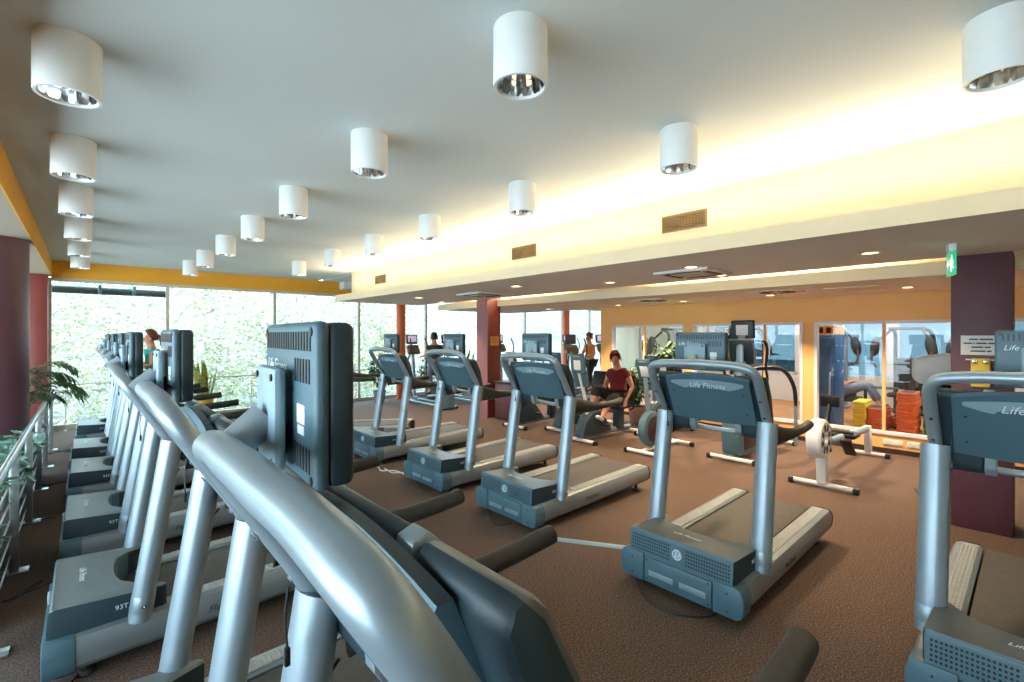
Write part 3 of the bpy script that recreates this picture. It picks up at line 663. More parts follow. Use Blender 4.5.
# ------------------------------------------------------------------ exercise machines
def foot_bar(t, x, L, m='white', z=.045):
    b = MB(); b.tube([(x, -L / 2, z), (x, L / 2, z)], (.028, .034), 14, up=(0, 0, 1)); f = b.build('foot_bar', M[m], t)
    for s in (1, -1):
        b = MB(); b.box((x, s * (L / 2 + .02), .036), (.08, .06, .072), .014); b.build('end_cap', M['black'], f)
    return f
def monitor(t, x, z, w=.26, h=.26, tilt=.35, back=True):
    R = RY(-tilt); c = Vector((x, 0, z))
    b = MB(); b.box(c, (.05, w, h), .02, R, seg=3); m = b.build('monitor', M['slate'], t)
    b = MB(); b.box(c + R @ Vector((.027, 0, .02)), (.006, w * .82, h * .66), .002, R); b.build('screen', M['screen'], m)
    b = MB(); b.box(c + R @ Vector((-.026, 0, -.02)), (.004, w * .52, h * .5), .001, R); b.build('back_label', M['paper'], m)
    b = MB(); b.box(c + R @ Vector((-.026, 0, h * .4)), (.004, w * .5, h * .07), .001, R); b.build('back_stripe', M['slate_light'], m)
    return m
def make_upright(label):
    """upright bike, rider faces -X"""
    t = thing('exercise_bike', label, 'exercise bike')
    foot_bar(t, .02, .5); foot_bar(t, 1.1, .44)
    b = MB(); b.tube([(.02, 0, .06), (1.1, 0, .06)], (.024, .03), 12, up=(0, 0, 1)); b.build('base_beam', M['white'], t)
    b = MB(); b.lathe([(.001, -.07), (.2, -.07), (.255, -.055), (.27, -.03), (.27, .03), (.255, .055), (.2, .07), (.001, .07)], 36, frame((.26, 0, .37), (1, 0, 0), (0, 0, 1)), True); w = b.build('drive_housing', M['slate'], t)
    b = MB()
    for s in (1, -1): b.lathe([(.001, .0), (.19, 0), (.195, .006), (.18, .01), (.001, .012)], 32, frame((.26, s * .069, .37), (1, 0, 0), (0, 0, -s)), True)
    b.build('side_disc', M['darkwood'], w)
    b = MB(); b.tube([(.26, 0, .1), (.2, 0, .65), (.12, 0, 1.15)], [(.05, .03), (.045, .03), (.035, .026)], 12, up=(0, 1, 0)); b.build('console_post', M['silver'], t)
    monitor(t, .11, 1.28, .26, .34)
    b = MB()
    for s in (1, -1): b.tube(cr([(.13, 0, 1.08), (.2, s * .14, 1.06), (.36, s * .22, 1.08), (.48, s * .22, 1.14), (.44, s * .2, 1.24)], 5), .016, 10)
    b.build('handlebar', M['rubber'], t)
    b = MB(); b.tube([(.5, 0, .12), (.82, 0, .8)], (.03, .04), 12, up=(0, 1, 0)); b.build('seat_post', M['silver'], t)
    b = MB(); b.loft([[(x, w * math.cos(a * PI / 6), .86 + .035 * math.sin(a * PI / 6)) for a in range(12)] for x, w in ((.66, .02), (.69, .035), (.78, .05), (.86, .1), (.93, .125), (.97, .1), (.985, .05))]); b.build('saddle', M['black'], t)
    for s in (1, -1):
        c = Vector((.42, 0, .32)); b = MB(); b.tube([c + Vector((0, s * .09, 0)), c + Vector((.1 * s, s * .1, -.13 * s))], .013, 8); k = b.build('crank', M['chrome'], t)
        b = MB(); b.box(c + Vector((.1 * s, s * .16, -.13 * s)), (.1, .09, .03), .008); b.build('pedal', M['black'], k)
    return t
def make_recumbent(label):
    t = thing('recumbent_bike', label, 'exercise bike')
    foot_bar(t, .1, .56); foot_bar(t, 1.5, .5)
    b = MB(); b.tube([(.1, 0, .09), (.7, 0, .11), (1.5, 0, .1)], (.05, .04), 12, up=(0, 0, 1)); b.build('base_beam', M['silver'], t)
    b = MB(); b.prism([(.02, .1), (.12, .36), (.3, .52), (.52, .5), (.72, .3), (.86, .12)], 'y', -.1, .1, .035); b.build('drive_housing', M['slate_dark'], t)
    b = MB(); b.tube(cr([(.26, 0, .45), (.2, 0, .75), (.1, 0, 1.05), (.03, 0, 1.24)], 4), (.036, .03), 12, up=(0, 1, 0)); b.build('console_post', M['white'], t)
    monitor(t, .02, 1.33, .28, .32, .12)
    b = MB(); b.box((.1, 0, 1.08), (.05, .3, .3), .02, RY(-.3)); b.build('console', M['slate'], t)
    b = MB()
    for s in (1, -1): b.tube(cr([(.12, 0, 1.0), (.2, s * .14, .98), (.3, s * .24, .96), (.36, s * .24, .98)], 5), .014, 10)
    b.build('handlebar', M['rubber'], t)
    b = MB(); b.box((1.12, 0, .53), (.4, .42, .09), .035, RY(-.08), seg=3); b.build('seat', M['black'], t)
    b = MB(); b.box((1.37, 0, .82), (.08, .4, .52), .035, RY(.22), seg=3); b.build('backrest', M['black'], t)
    b = MB(); b.box((1.16, 0, .3), (.22, .12, .42), .03); b.build('seat_column', M['slate_dark'], t)
    for s in (1, -1):
        b = MB(); b.tube(cr([(1.2, s * .2, .46), (1.22, s * .27, .5), (1.12, s * .29, .62), (.98, s * .29, .66)], 5), .014, 10); b.build('seat_grip', M['rubber'], t)
        c = Vector((.45, 0, .36)); b = MB(); b.tube([c + Vector((0, s * .11, 0)), c + Vector((-.11 * s, s * .12, .1 * s))], .013, 8); k = b.build('crank', M['chrome'], t)
        b = MB(); b.box(c + Vector((-.11 * s, s * .18, .1 * s)), (.1, .1, .03), .008); b.build('pedal', M['black'], k)
    return t
def make_elliptical(label):
    """front console at x=0, rear drive housing at x=1.75, user faces -X"""
    t = thing('elliptical_trainer', label, 'elliptical trainer')
    foot_bar(t, .08, .56, 'silver'); foot_bar(t, 1.72, .5, 'silver')
    for s in (1, -1):
        b = MB(); b.tube([(.08, s * .17, .09), (1.55, s * .17, .09)], .028, 10); b.build('base_rail', M['silver'], t)
    b = MB(); b.lathe([(.2, .02), (.23, .05), (.23, .48), (.2, .55), (.1, .58)], 28, Matrix.Translation((1.62, 0, 0)), True); b.build('drive_housing', M['slate'], t)
    b = MB(); b.tube(cr([(.16, 0, .1), (.14, 0, .6), (.1, 0, 1.1), (.06, 0, 1.36)], 4), (.05, .04), 12, up=(0, 1, 0)); b.build('console_post', M['silver'], t)
    b = MB(); b.box((.1, 0, 1.42), (.12, .36, .26), .04, RY(-.5), seg=3); b.build('console', M['grille'], t)
    R = RY(-.1); b = MB(); b.box((.02, 0, 1.7), (.05, .34, .26), .02, R); m = b.build('monitor', M['darkwood'], t)
    b = MB(); b.box(Vector((.02, 0, 1.7)) + R @ Vector((.027, 0, .01)), (.004, .25, .17), .001, R); b.build('screen', M['lit'], m)
    b = MB(); b.tube([(.06, 0, 1.4), (.02, 0, 1.6)], .02, 8); b.build('monitor_arm', M['silver'], m)
    for s in (1, -1):
        b = MB(); b.tube([(.45, s * .2, .2), (1.5, s * .2, .34)], (.02, .028), 10, up=(0, 1, 0)); a = b.build('pedal_arm', M['silver'], t)
        b = MB(); b.box((.85 - s * .1, s * .2, .29), (.36, .16, .04), .015, RY(-.13)); b.build('footplate', M['black'], a)
        b = MB(); b.tube(cr([(.46, s * .24, .2), (.34, s * .27, .7), (.3, s * .28, 1.1), (.42, s * .26, 1.42), (.38, s * .24, 1.62), (.33, s * .22, 1.72)], 6), [.022] * 13 + [.019] * 18, 10); b.build('moving_arm', M['rubber'], t)
    return t
M['lit'] = mat('lit_screen', (206, 196, 214), .3, emit=.35)
def make_cross(label):
    """front drive cross-trainer, front at x=0, user faces -X"""
    t = thing('cross_trainer', label, 'elliptical trainer')
    foot_bar(t, .0, .6, 'white'); foot_bar(t, 1.75, .5, 'white')
    b = MB(); b.tube([(0, 0, .08), (1.75, 0, .08)], (.03, .04), 12, up=(0, 0, 1)); b.build('base_beam', M['silver'], t)
    b = MB(); b.prism([(-.02, .09), (-.06, .45), (.02, .74), (.22, .8), (.5, .66), (.62, .36), (.6, .09)], 'y', -.13, .13, .035); h = b.build('drive_housing', M['slate'], t)
    b = MB(); b.prism([(.12, .16), (.1, .5), (.24, .68), (.44, .58), (.54, .34), (.5, .16)], 'y', -.137, .137, .01); b.build('side_panel', M['darkwood'], h)
    b = MB(); b.tube(cr([(.2, 0, .7), (.26, 0, 1.1), (.32, 0, 1.42)], 5), (.075, .05), 14, up=(0, 1, 0)); b.build('console_post', M['silver'], t)
    R = RY(-.25)
    b = MB(); b.box((.36, 0, 1.56), (.06, .36, .38), .03, R, seg=3); c = b.build('console', M['slate_dark'], t)
    b = MB(); b.tube([Vector((.36, 0, 1.56)) + R @ Vector(p) for p in [(-.02, -.17, -.2), (-.02, -.19, 0), (-.02, -.17, .19), (-.02, .17, .19), (-.02, .19, 0), (-.02, .17, -.2)]], .014, 8); b.build('console_rim', M['steel'], c)
    b = MB(); b.box(Vector((.36, 0, 1.56)) + R @ Vector((.032, 0, 0)), (.004, .28, .3), .001, R); b.build('screen', M['screen'], c)
    b = MB(); b.tube([(.3, 0, 1.4), (.3, 0, 1.6), (.36, 0, 1.8)], (.055, .02), 12, up=(0, 1, 0)); b.build('television_arm', M['silver'], t)
    b = MB(); b.box((.4, 0, 1.89), (.07, .33, .27), .02, RY(-.05), seg=3); v = b.build('television', M['slate_dark'], t)
    b = MB(); b.box((.36, 0, 1.88), (.006, .17, .15), .001, RY(-.05)); b.build('back_label', M['paper'], v)
    b = MB(); b.box((.437, 0, 1.895), (.004, .28, .2), .001, RY(-.05)); b.build('screen', M['screen'], v)
    for s in (1, -1):
        b = MB(); b.tube(cr([(.35, s * .22, .5), (.42, s * .27, 1.0), (.5, s * .3, 1.15), (.42, s * .31, 1.35), (.5, s * .3, 1.6), (.44, s * .28, 1.72)], 6), .02, 10); b.build('moving_arm', M['rubber'], t)
        b = MB(); b.tube(cr([(.45, s * .1, 1.3), (.9, s * .34, 1.3), (1.2, s * .42, 1.05), (1.32, s * .42, .7), (1.32, s * .42, .42)], 6), [.03] * 17 + [.024] * 8, 10); a = b.build('side_rail', M['rubber'], t)
        b = MB(); b.tube([(1.32, s * .42, .72), (1.32, s * .42, .1)], .026, 10); b.build('rail_upright', M['silver'], a)
        b = MB(); b.box((1.2, s * .2, .24), (.42, .19, .1), .02); b.build('footplate', M['darkwood'], t)
        b = MB(); b.tube([(.4, s * .2, .4), (1.6, s * .2, .2)], .024, 10); b.build('pedal_arm', M['silver'], t)
    return t
def make_rower(label):
    t = thing('rowing_machine', label, 'rowing machine')
    foot_bar(t, .0, .62, 'white', .045)
    b = MB(); b.prism([(-.05, .06), (.07, .06), (.12, .62), (.0, .72), (-.1, .7)], 'y', -.05, .05, .01); b.build('front_leg', M['white'], t)
    b = MB(); b.lathe([(.06, -.075), (.205, -.075), (.225, -.05), (.225, .05), (.205, .075), (.06, .075), (.05, .04), (.05, -.04)], 36, frame((-.14, 0, .61), (1, 0, 0), (0, 0, 1))); f = b.build('flywheel_cage', M['white'], t)
    b = MB()
    for s in (1, -1):
      b = MB()
      for k in range(8):
        a = 2 * PI * k / 8 + .3; b.box((-.14 + .13 * math.cos(a), s * .0765, .61 + .13 * math.sin(a)), (.08, .004, .06), .001, RY(-a))
      b.build('vent', M['slate_dark'], f)
    b = MB(); b.tube([(.0, 0, .62), (.35, 0, .5), (2.2, 0, .42)], (.035, .05), 12, up=(0, 1, 0)); b.build('seat_rail', M['slate_light'], t)
    b = MB(); b.box((.06, 0, .68), (.16, .12, .1), .02); b.build('chain_housing', M['black'], t)
    b = MB(); b.tube([(.12, 0, .66), (.3, .0, .95)], (.025, .035), 10, up=(0, 1, 0)); a = b.build('monitor_arm', M['black'], t)
    b = MB(); b.box((.3, 0, 1.0), (.06, .2, .14), .015, RY(-.3)); b.build('monitor', M['black'], a)
    for s in (1, -1):
        b = MB(); b.box((.55, s * .13, .42), (.34, .12, .05), .015, RY(.7)); b.build('footrest', M['black'], t)
    b = MB(); b.box((.95, 0, .5), (.28, .3, .07), .03, seg=3); s_ = b.build('seat', M['black'], t)
    b = MB(); b.box((.95, 0, .43), (.2, .12, .08), .01); b.build('seat_carriage', M['slate_dark'], s_)
    b = MB(); b.prism([(2.1, .46), (2.24, .46), (2.3, .06), (2.2, .06)], 'y', -.04, .04, .01); b.build('rear_leg', M['white'], t)
    foot_bar(t, 2.24, .42, 'white', .04)
    b = MB(); b.tube([(.4, -.22, .62), (.4, .22, .62)], .017, 10); b.tube([(.1, 0, .6), (.4, 0, .62)], .004, 6); b.build('pull_handle', M['black'], t)
    return t
def put(t, x, y, rz=0): t.location = (x, y, 0); t.rotation_euler.z = rz; return t
up1 = put(make_upright('upright exercise bike with grey flywheel housing, nearest of the bikes, left of the free-standing treadmill'), 6.22, 4.02)
up2 = copy_tree(up1); put(up2, 7.4, 4.62); up2['label'] = 'upright exercise bike in the second rank behind the nearest bike, by the bushy plant'
rc1 = put(make_recumbent('recumbent exercise bike ridden by the person in the dark red T-shirt'), 6.1, 5.16)
rc2 = copy_tree(rc1); put(rc2, 6.45, 6.0); rc2['label'] = 'empty recumbent exercise bike beside the seated person in red, on her far side'
rc3 = copy_tree(rc1); put(rc3, 6.1, 6.82); rc3['label'] = 'empty recumbent exercise bike between the brown cabinet and the seated person in red'
for o in (up1, up2): o['group'] = 'upright exercise bikes'
for o in (rc1, rc2, rc3): o['group'] = 'recumbent exercise bikes'
put(make_cross('cross-trainer with television and curved arm rails between free-standing treadmill and apricot wall'), 6.86, 2.95)
put(make_rower('white rowing machine with black seat below the right apricot wall window'), 6.47, 1.72)
el = [(6.55, 11.35, 'elliptical trainer at the window with lit screen, used by the person in dark shirt'), (7.7, 11.4, 'elliptical trainer at the window, left of the red-brown middle column'), (9.5, 11.2, 'elliptical trainer at the window, first right of the red-brown middle column'), (11.0, 11.3, 'elliptical trainer at the window, second right of the red-brown middle column'), (12.6, 11.2, 'elliptical trainer at the window by the right orange column')]
e0 = None
for i, (x, y, lab) in enumerate(el):
    o = make_elliptical(lab) if e0 is None else copy_tree(e0); e0 = e0 or o
    put(o, x, y, -PI / 2); tag(o, lab, 'elliptical trainer', 'elliptical trainers along the window')
for x, y, rz, lab in ((11.9, 9.2, -PI / 2, 'elliptical trainer seen through the far apricot wall window, beyond the glass partition'), (14.3, 9.2, -PI / 2, 'elliptical trainer furthest to the right beyond the glass partition')):
    o = copy_tree(e0); put(o, x, y, rz); tag(o, lab, 'elliptical trainer', 'elliptical trainers along the window')
o = copy_tree(e0); put(o, 9.75, 8.5, .1); tag(o, 'elliptical trainer used by the person in the orange top beyond the seated person in red', 'elliptical trainer', 'elliptical trainers along the window')

# ------------------------------------------------------------------ cables on the carpet
def cable(label, pts, r=.006, m='black', name='power_cable'):
    b = MB(); b.tube(cr([(x, y, z) for x, y, z in pts], 6), r, 8); o = b.build(name, M[m]); return tag(o, label, 'cable')
def wob(p, q, n, amp, z=.008, seed=0):
    rr = random.Random(seed); P = []
    for i in range(n + 1):
        u = i / n; k = amp * math.sin(PI * u); P.append((p[0] + (q[0] - p[0]) * u + rr.uniform(-k, k), p[1] + (q[1] - p[1]) * u + rr.uniform(-k, k), z))
    return P
for i, y in enumerate(LEFT_Y[2:]):
    cable('black cable on the carpet in front of the %s treadmill of the railing row' % ['third', 'fourth', 'fifth', 'sixth', 'last'][i], wob((-.42, y - .75 + .1 * i, 0), (.0, y - .25, 0), 9, .16, .009, i))
cable('tangle of black cable looping on the carpet beside the railing foot, nearest the camera', wob((-.46, 2.95, 0), (-.16, 3.2, 0), 12, .2, .01, 21))
cable('black cable loop below the front of the free-standing treadmill', [(3.0, 1.98, .05), (2.93, 1.9, .008), (2.82, 1.75, .008), (2.84, 1.55, .008), (2.95, 1.42, .008), (3.02, 1.38, .03)])
cable('black cable below the front of the second treadmill from the right', [(3.03, 3.7, .05), (2.95, 3.6, .008), (2.9, 3.45, .008), (3.0, 3.35, .02)])
cable('white cable on the carpet between two treadmills of the carpet row', wob((2.9, 6.3, 0), (3.1, 5.1, 0), 8, .06, .008, 5), .008, 'white')
cable('white cable on the carpet left of the treadmill facing the seated person in red', wob((3.0, 5.9, 0), (3.15, 5.25, 0), 6, .08, .008, 8), .007, 'white')
cable('black cable on the carpet below the treadmill before the middle column', [(3.0, 5.0, .05), (2.95, 4.9, .008), (2.9, 4.75, .008), (3.0, 4.65, .02)])
b = MB(); d = Vector((3.42 - 3.08, 2.33 - 2.88, 0)); L = d.length; a = math.atan2(d.y, d.x)
b.prism([(-.035, 0), (.035, 0), (.02, .014), (-.02, .014)], 'x', -L / 2, L / 2, .002); o = b.build('cable_cover', M['slate_light']); o.location = (3.25, 2.6, 0); o.rotation_euler.z = a; tag(o, 'flat grey cable cover strip on the carpet beside the free-standing treadmill', 'cable cover')
# awning box outside the first window
t = thing('awning_box', 'long dark rolled awning box outside above the first window', 'awning', (.42, 13.0, 2.72), math.radians(1.5))
b = MB(); b.tube([(-.95, 0, 0), (.95, 0, 0)], (.075, .06), 16, up=(0, 0, 1)); b.build('roll', M['slate_dark'], t)
for x in (-.93, -.2, .35, .93):
    b = MB(); b.box((x, -.1, .02), (.05, .36, .17), .01); b.build('bracket', M['slate'], t)
# ------------------------------------------------------------------ indoor plants
def pot(t, r, h, m, z0=0, sq=False):
    b = MB()
    if sq: b.box((0, 0, z0 + h / 2), (2 * r, 2 * r, h), .015); 
    else: b.lathe([(.72 * r, z0), (.75 * r, z0 + .01), (r * .96, z0 + h - .05), (r * 1.04, z0 + h - .045), (r * 1.04, z0 + h), (r * .93, z0 + h), (r * .9, z0 + h - .03)], 28, None, True)
    p = b.build('pot', m, t)
    b = MB(); b.lathe([(.01, z0 + h - .02), (r * .9, z0 + h - .02), (r * .9, z0 + h - .04)], 20, None, True) if not sq else b.box((0, 0, z0 + h), (2 * r - .04, 2 * r - .04, .012)); b.build('soil', M['soil'], p)
M['terracotta'] = mat('pale_terracotta', (196, 150, 122), .8, var=.06)
M['yellowpot'] = mat('yellow_glazed_pot', (226, 178, 56), .35, var=.03)
M['greypot'] = mat('grey_pot', (120, 118, 114), .6, var=.05)
def snake_plant(label, x, y, z0, ph, r, m, n, h, seed, stand=False):
    t = thing('snake_plant', label, 'plant', (x, y, 0)); rr = random.Random(seed)
    if stand:
        for a in range(4):
            b = MB(); b.box((r * .75 * (1 if a % 2 else -1), r * .75 * (1 if a // 2 else -1), z0 / 2), (.03, .03, z0)); b.build('stand_leg', M['darkwood'], t)
        b = MB(); b.box((0, 0, z0 - .015), (2 * r, 2 * r, .03)); b.build('stand_top', M['darkwood'], t)
    pot(t, r, ph, m, z0)
    for i in range(n):
        a = rr.uniform(0, 2 * PI); q = rr.uniform(.1, .8) * r; lean = rr.uniform(.05, .32); H_ = h * rr.uniform(.6, 1)
        p = Vector((q * math.cos(a), q * math.sin(a), z0 + ph - .03)); d = Vector((lean * math.cos(a), lean * math.sin(a), 1))
        side = Vector((-math.sin(a + .5), math.cos(a + .5), 0)); nf = Vector((math.cos(a), math.sin(a), 0)); L = []
        for k in range(9):
            u = k / 8; w = (.032 + .012 * math.sin(PI * u)) * (1 if u < .7 else max(.03, (1 - u) / .3)); c = p + d * H_ * u + side * .03 * math.sin(3 * u + i)
            L.append([c - side * w, c + nf * .006, c + side * w, c - nf * .004])
        b = MB(); b.loft(L); b.build('leaf', M['leaf2'], t)
    return t
snake_plant('snake plant in a yellow pot on a stand by the window railing', 1.92, 12.0, .16, .3, .17, M['yellowpot'], 13, .95, 3, True)
snake_plant('snake plant by the window, left of the red-brown middle column', 8.6, 11.75, .25, .32, .18, M['greypot'], 11, .95, 4, True)
def bush(name, label, x, y, pr, ph, pm, trunk_h, blobs, n, L, seed, m='leaf', sq=False):
    t = thing(name, label, 'plant', (x, y, 0)); rr = random.Random(seed); pot(t, pr, ph, M[pm], 0, sq)
    b = MB(); b.tube(cr([(0, 0, ph - .04), (.02, .01, ph + trunk_h * .5), (0, 0, ph + trunk_h)], 4), .018, 8)
    for c, r in blobs:
        b.tube(cr([(0, 0, ph + trunk_h * .6), (c[0] * .5, c[1] * .5, (ph + trunk_h + c[2]) / 2), c], 4), .008, 6)
    b.build('stem', M['stem'], t)
    f = MB()
    for i in range(n):
        c, r = blobs[rr.randrange(len(blobs))]
        while True:
            v = Vector((rr.uniform(-1, 1), rr.uniform(-1, 1), rr.uniform(-1, 1)))
            if .2 < v.length < 1: break
        p = Vector(c) + Vector((v.x * r[0], v.y * r[1], v.z * r[2])); d = (v + Vector((rr.uniform(-.6, .6), rr.uniform(-.6, .6), rr.uniform(-.8, .4)))).normalized()
        f.leaf(p, d, (rr.uniform(-.5, .5), rr.uniform(-.5, .5), 1), L * rr.uniform(.7, 1.2), L * .5, .25)
    f.build('foliage', M[m], t, smooth=True)
    return t
bush('potted_plant', 'leafy potted plant in a terracotta pot at the far end of the apricot wall', 8.4, 5.5, .2, .36, 'terracotta', .3, [((0, 0, .7), (.22, .22, .25)), ((.03, -.03, 1.0), (.17, .17, .22)), ((-.12, .12, .55), (.2, .2, .12))], 420, .12, 11)
bush('potted_ficus', 'bushy potted ficus with a round crown before the middle apricot wall window', 8.45, 4.6, .2, .4, 'greypot', .9, [((0, .2, 1.46), (.4, .32, .16)), ((.1, -.2, 1.5), (.3, .26, .14)), ((-.05, .0, 1.36), (.3, .3, .12))], 700, .11, 12)
bush('potted_plant', 'pale leafy plant in a pot at the window, behind the treadmill before the middle column', 7.45, 11.75, .2, .34, 'greypot', .25, [((0, 0, .85), (.35, .35, .3)), ((-.2, .1, .6), (.28, .28, .2)), ((.2, 0, 1.05), (.25, .25, .2))], 420, .13, 13)
bush('potted_plant', 'small leafy plant at the window left of the orange column', 5.9, 11.9, .17, .32, 'greypot', .2, [((0, 0, .7), (.28, .28, .25)), ((-.1, 0, .95), (.2, .2, .2))], 260, .12, 14)
# arching palm behind the railing
t = thing('potted_palm', 'arching narrow-leaved palm behind the railing, between the two left columns', 'plant', (-.62, 9.3, 0)); rr = random.Random(5); pot(t, .2, .4, M['greypot'])
st_ = MB(); lf = MB()
for i in range(26):
    a = rr.uniform(0, 2 * PI); L = rr.uniform(.45, .8); z0 = rr.uniform(.75, 1.25); P = []
    for k in range(7):
        u = k / 6; P.append(Vector((L * .8 * u * math.cos(a), L * .8 * u * math.sin(a), z0 + L * (1.0 * u - .85 * u * u) * 1.1)))
    st_.tube(P, .004, 5)
    for k in range(1, 7):
        for s in (1, -1):
            for q in (0, .5):
                p = P[k - 1].lerp(P[k], q + .2); d = (P[k] - P[k - 1]).normalized(); sd = d.cross(Vector((0, 0, 1))).normalized()
                lf.leaf(p, d + sd * s * .9 + Vector((0, 0, -.25)), (0, 0, 1), .2, .03, .3)
st_.tube([(0, 0, .35), (0, 0, 1.25)], .022, 8)
st_.build('stem', M['stem'], t); lf.build('foliage', M['leaf'], t)
# ivy along the railing
t = thing('trailing_ivy', 'broad-leaved ivy trailing over the steel railing from a trough behind it', 'plant', (-.66, 6.4, 0)); rr = random.Random(8)
b = MB()
for s in (1, -1): b.box((s * .15, 0, .2), (.03, 4.4, .4), .008); b.box((0, s * 2.2, .2), (.33, .03, .4), .008)
b.box((0, 0, .03), (.3, 4.4, .03)); tr = b.build('trough', M['greypot'], t); b = MB(); b.box((0, 0, .34), (.27, 4.35, .04)); b.build('soil', M['soil'], tr)
sm = MB(); lf = MB()
for i in range(46):
    y = rr.uniform(-2.15, 2.1); hh = rr.uniform(.15, .62); xe = rr.uniform(-.12, .27)
    P = cr([(0, y, .34), (xe * .5, y + rr.uniform(-.1, .1), .4 + hh * .6), (xe, y + rr.uniform(-.25, .25), .36 + hh * rr.uniform(.5, .9))], 4); sm.tube(P, .005, 5)
    for p in P[2:]:
        for q in range(2):
            d = Vector((rr.uniform(-.4, 1), rr.uniform(-1, 1), rr.uniform(-.6, .5)))
            lf.leaf(p, d, (rr.uniform(-.2, .6), rr.uniform(-.4, .4), 1), rr.uniform(.09, .15), rr.uniform(.07, .11), .25)
sm.build('stem', M['stem'], t); lf.build('foliage', M['ivyleaf'], t)
# ------------------------------------------------------------------ people
def skinned(name, nodes, edges, root, m, parent=None, sub=2):
    names = list(nodes); idx = {n: i for i, n in enumerate(names)}
    me = bpy.data.meshes.new(name); me.from_pydata([nodes[n][0] for n in names], [(idx[a], idx[b]) for a, b in edges], [])
    o = bpy.data.objects.new(name, me); COL.objects.link(o)
    md = o.modifiers.new('skin', 'SKIN'); md.use_smooth_shade = True; md.branch_smoothing = .4
    for n in names:
        v = me.skin_vertices[0].data[idx[n]]; r = nodes[n][1]; v.radius = r if isinstance(r, tuple) else (r, r); v.use_root = (n == root)
    s = o.modifiers.new('sub', 'SUBSURF'); s.levels = sub; s.render_levels = sub
    out = bpy.data.meshes.new_from_object(o.evaluated_get(bpy.context.evaluated_depsgraph_get()))
    bpy.data.objects.remove(o); bpy.data.meshes.remove(me)
    out.name = name; out.materials.clear(); out.materials.append(m); out.shade_smooth()
    r = bpy.data.objects.new(name, out); COL.objects.link(r)
    if parent: r.parent = parent
    return r
def V3(*a): return Vector(a)
def person(label, J, shirt, trousers, hairm, shoe, face, sleeve=.45, leg=1.0, hairstyle='short', loc=(0, 0, 0), w=1.0):
    """J: joints pelvis, chest, neck, head, shoulder/elbow/hand L R, hip/knee/ankle/toe L R; face: unit vector the face looks along"""
    J = {k: Vector(v) for k, v in J.items()}
    t = thing('person', label, 'person', loc)
    f = Vector(face).normalized(); up = (J['head'] - J['neck']).normalized(); sd = up.cross(f).normalized(); f = sd.cross(up).normalized()
    hd = J['head']
    N = {'pelvis': (J['pelvis'], (.135 * w, .115 * w)), 'spine': (J['pelvis'].lerp(J['chest'], .5), (.125 * w, .1 * w)), 'chest': (J['chest'], (.135 * w, .105 * w)), 'upper': (J['chest'].lerp(J['neck'], .6), (.095, .075)),
         'neck': (J['neck'], .06), 'jaw': (hd - up * .045 + f * .012, (.07, .076)), 'skull': (hd + up * .03, (.085, .098)), 'crown': (hd + up * .1 - f * .005, (.058, .068)),
         'nose': (hd + f * .115 - up * .002, .012), 'nosebase': (hd + f * .083, .024)}
    E_ = [('pelvis', 'spine'), ('spine', 'chest'), ('chest', 'upper'), ('upper', 'neck'), ('neck', 'jaw'), ('jaw', 'skull'), ('skull', 'crown'), ('skull', 'nosebase'), ('nosebase', 'nose')]
    for s in 'LR':
        sh, el, ha = J['shoulder' + s], J['elbow' + s], J['hand' + s]
        N['sh' + s] = (sh, .056 * w); N['ua' + s] = (sh.lerp(el, .5), .048 * w); N['el' + s] = (el, .038); N['fa' + s] = (el.lerp(ha, .4), .036); N['wr' + s] = (el.lerp(ha, .92), .026)
        d = (ha - el).normalized(); lat = d.cross(V3(0, 0, 1));
        lat = lat.normalized() if lat.length > .1 else V3(0, 1, 0)
        palm = ha + d * .035; N['pm' + s] = (palm, (.032, .022)); E_ += [('upper', 'sh' + s), ('sh' + s, 'ua' + s), ('ua' + s, 'el' + s), ('el' + s, 'fa' + s), ('fa' + s, 'wr' + s), ('wr' + s, 'pm' + s)]
        drop = V3(0, 0, -1)
        for k in range(4):
            o = (k - 1.5) * .018; l = (.075, .085, .08, .062)[k]
            a = palm + d * .035 + lat * o; b = a + d * l * .55 + drop * .01; c = b + d * l * .3 + drop * .035
            for q, (nn, pp) in enumerate((('a', a), ('b', b), ('c', c))): N['f%s%d%s' % (nn, k, s)] = (pp, .0085 - .001 * q)
            E_ += [('pm' + s, 'fa%d%s' % (k, s)), ('fa%d%s' % (k, s), 'fb%d%s' % (k, s)), ('fb%d%s' % (k, s), 'fc%d%s' % (k, s))]
        th = palm + lat * .034 * (1 if s == 'L' else -1) - d * .01; N['t1' + s] = (th, .011); N['t2' + s] = (th + d * .045 + drop * .012, .009); E_ += [('pm' + s, 't1' + s), ('t1' + s, 't2' + s)]
        hp, kn, an, to = J['hip' + s], J['knee' + s], J['ankle' + s], J['toe' + s]
        N['hp' + s] = (hp, .092 * w); N['th' + s] = (hp.lerp(kn, .5), .08 * w); N['kn' + s] = (kn, .056 * w); N['cf' + s] = (kn.lerp(an, .35), .054 * w); N['an' + s] = (an, .036); N['to' + s] = (to, (.036, .022))
        E_ += [('pelvis', 'hp' + s), ('hp' + s, 'th' + s), ('th' + s, 'kn' + s), ('kn' + s, 'cf' + s), ('cf' + s, 'an' + s), ('an' + s, 'to' + s)]
    skinned('body', N, E_, 'pelvis', M['skin'], t)
    g = .014
    def grow(r, k=g): return (r[0] + k, r[1] + k) if isinstance(r, tuple) else r + k
    # shirt
    C = {k: (N[k][0], grow(N[k][1], .02)) for k in ('pelvis', 'spine', 'chest', 'upper')}
    C['upper'] = (N['upper'][0] - up * .015, grow(N['upper'][1], .016)); C['pelvis'] = (N['pelvis'][0] + V3(0, 0, .06), grow(N['pelvis'][1], .018))
    C['yoke'] = (J['neck'] - up * .03, .07 * w)
    Ec = [('pelvis', 'spine'), ('spine', 'chest'), ('chest', 'upper'), ('upper', 'yoke')]
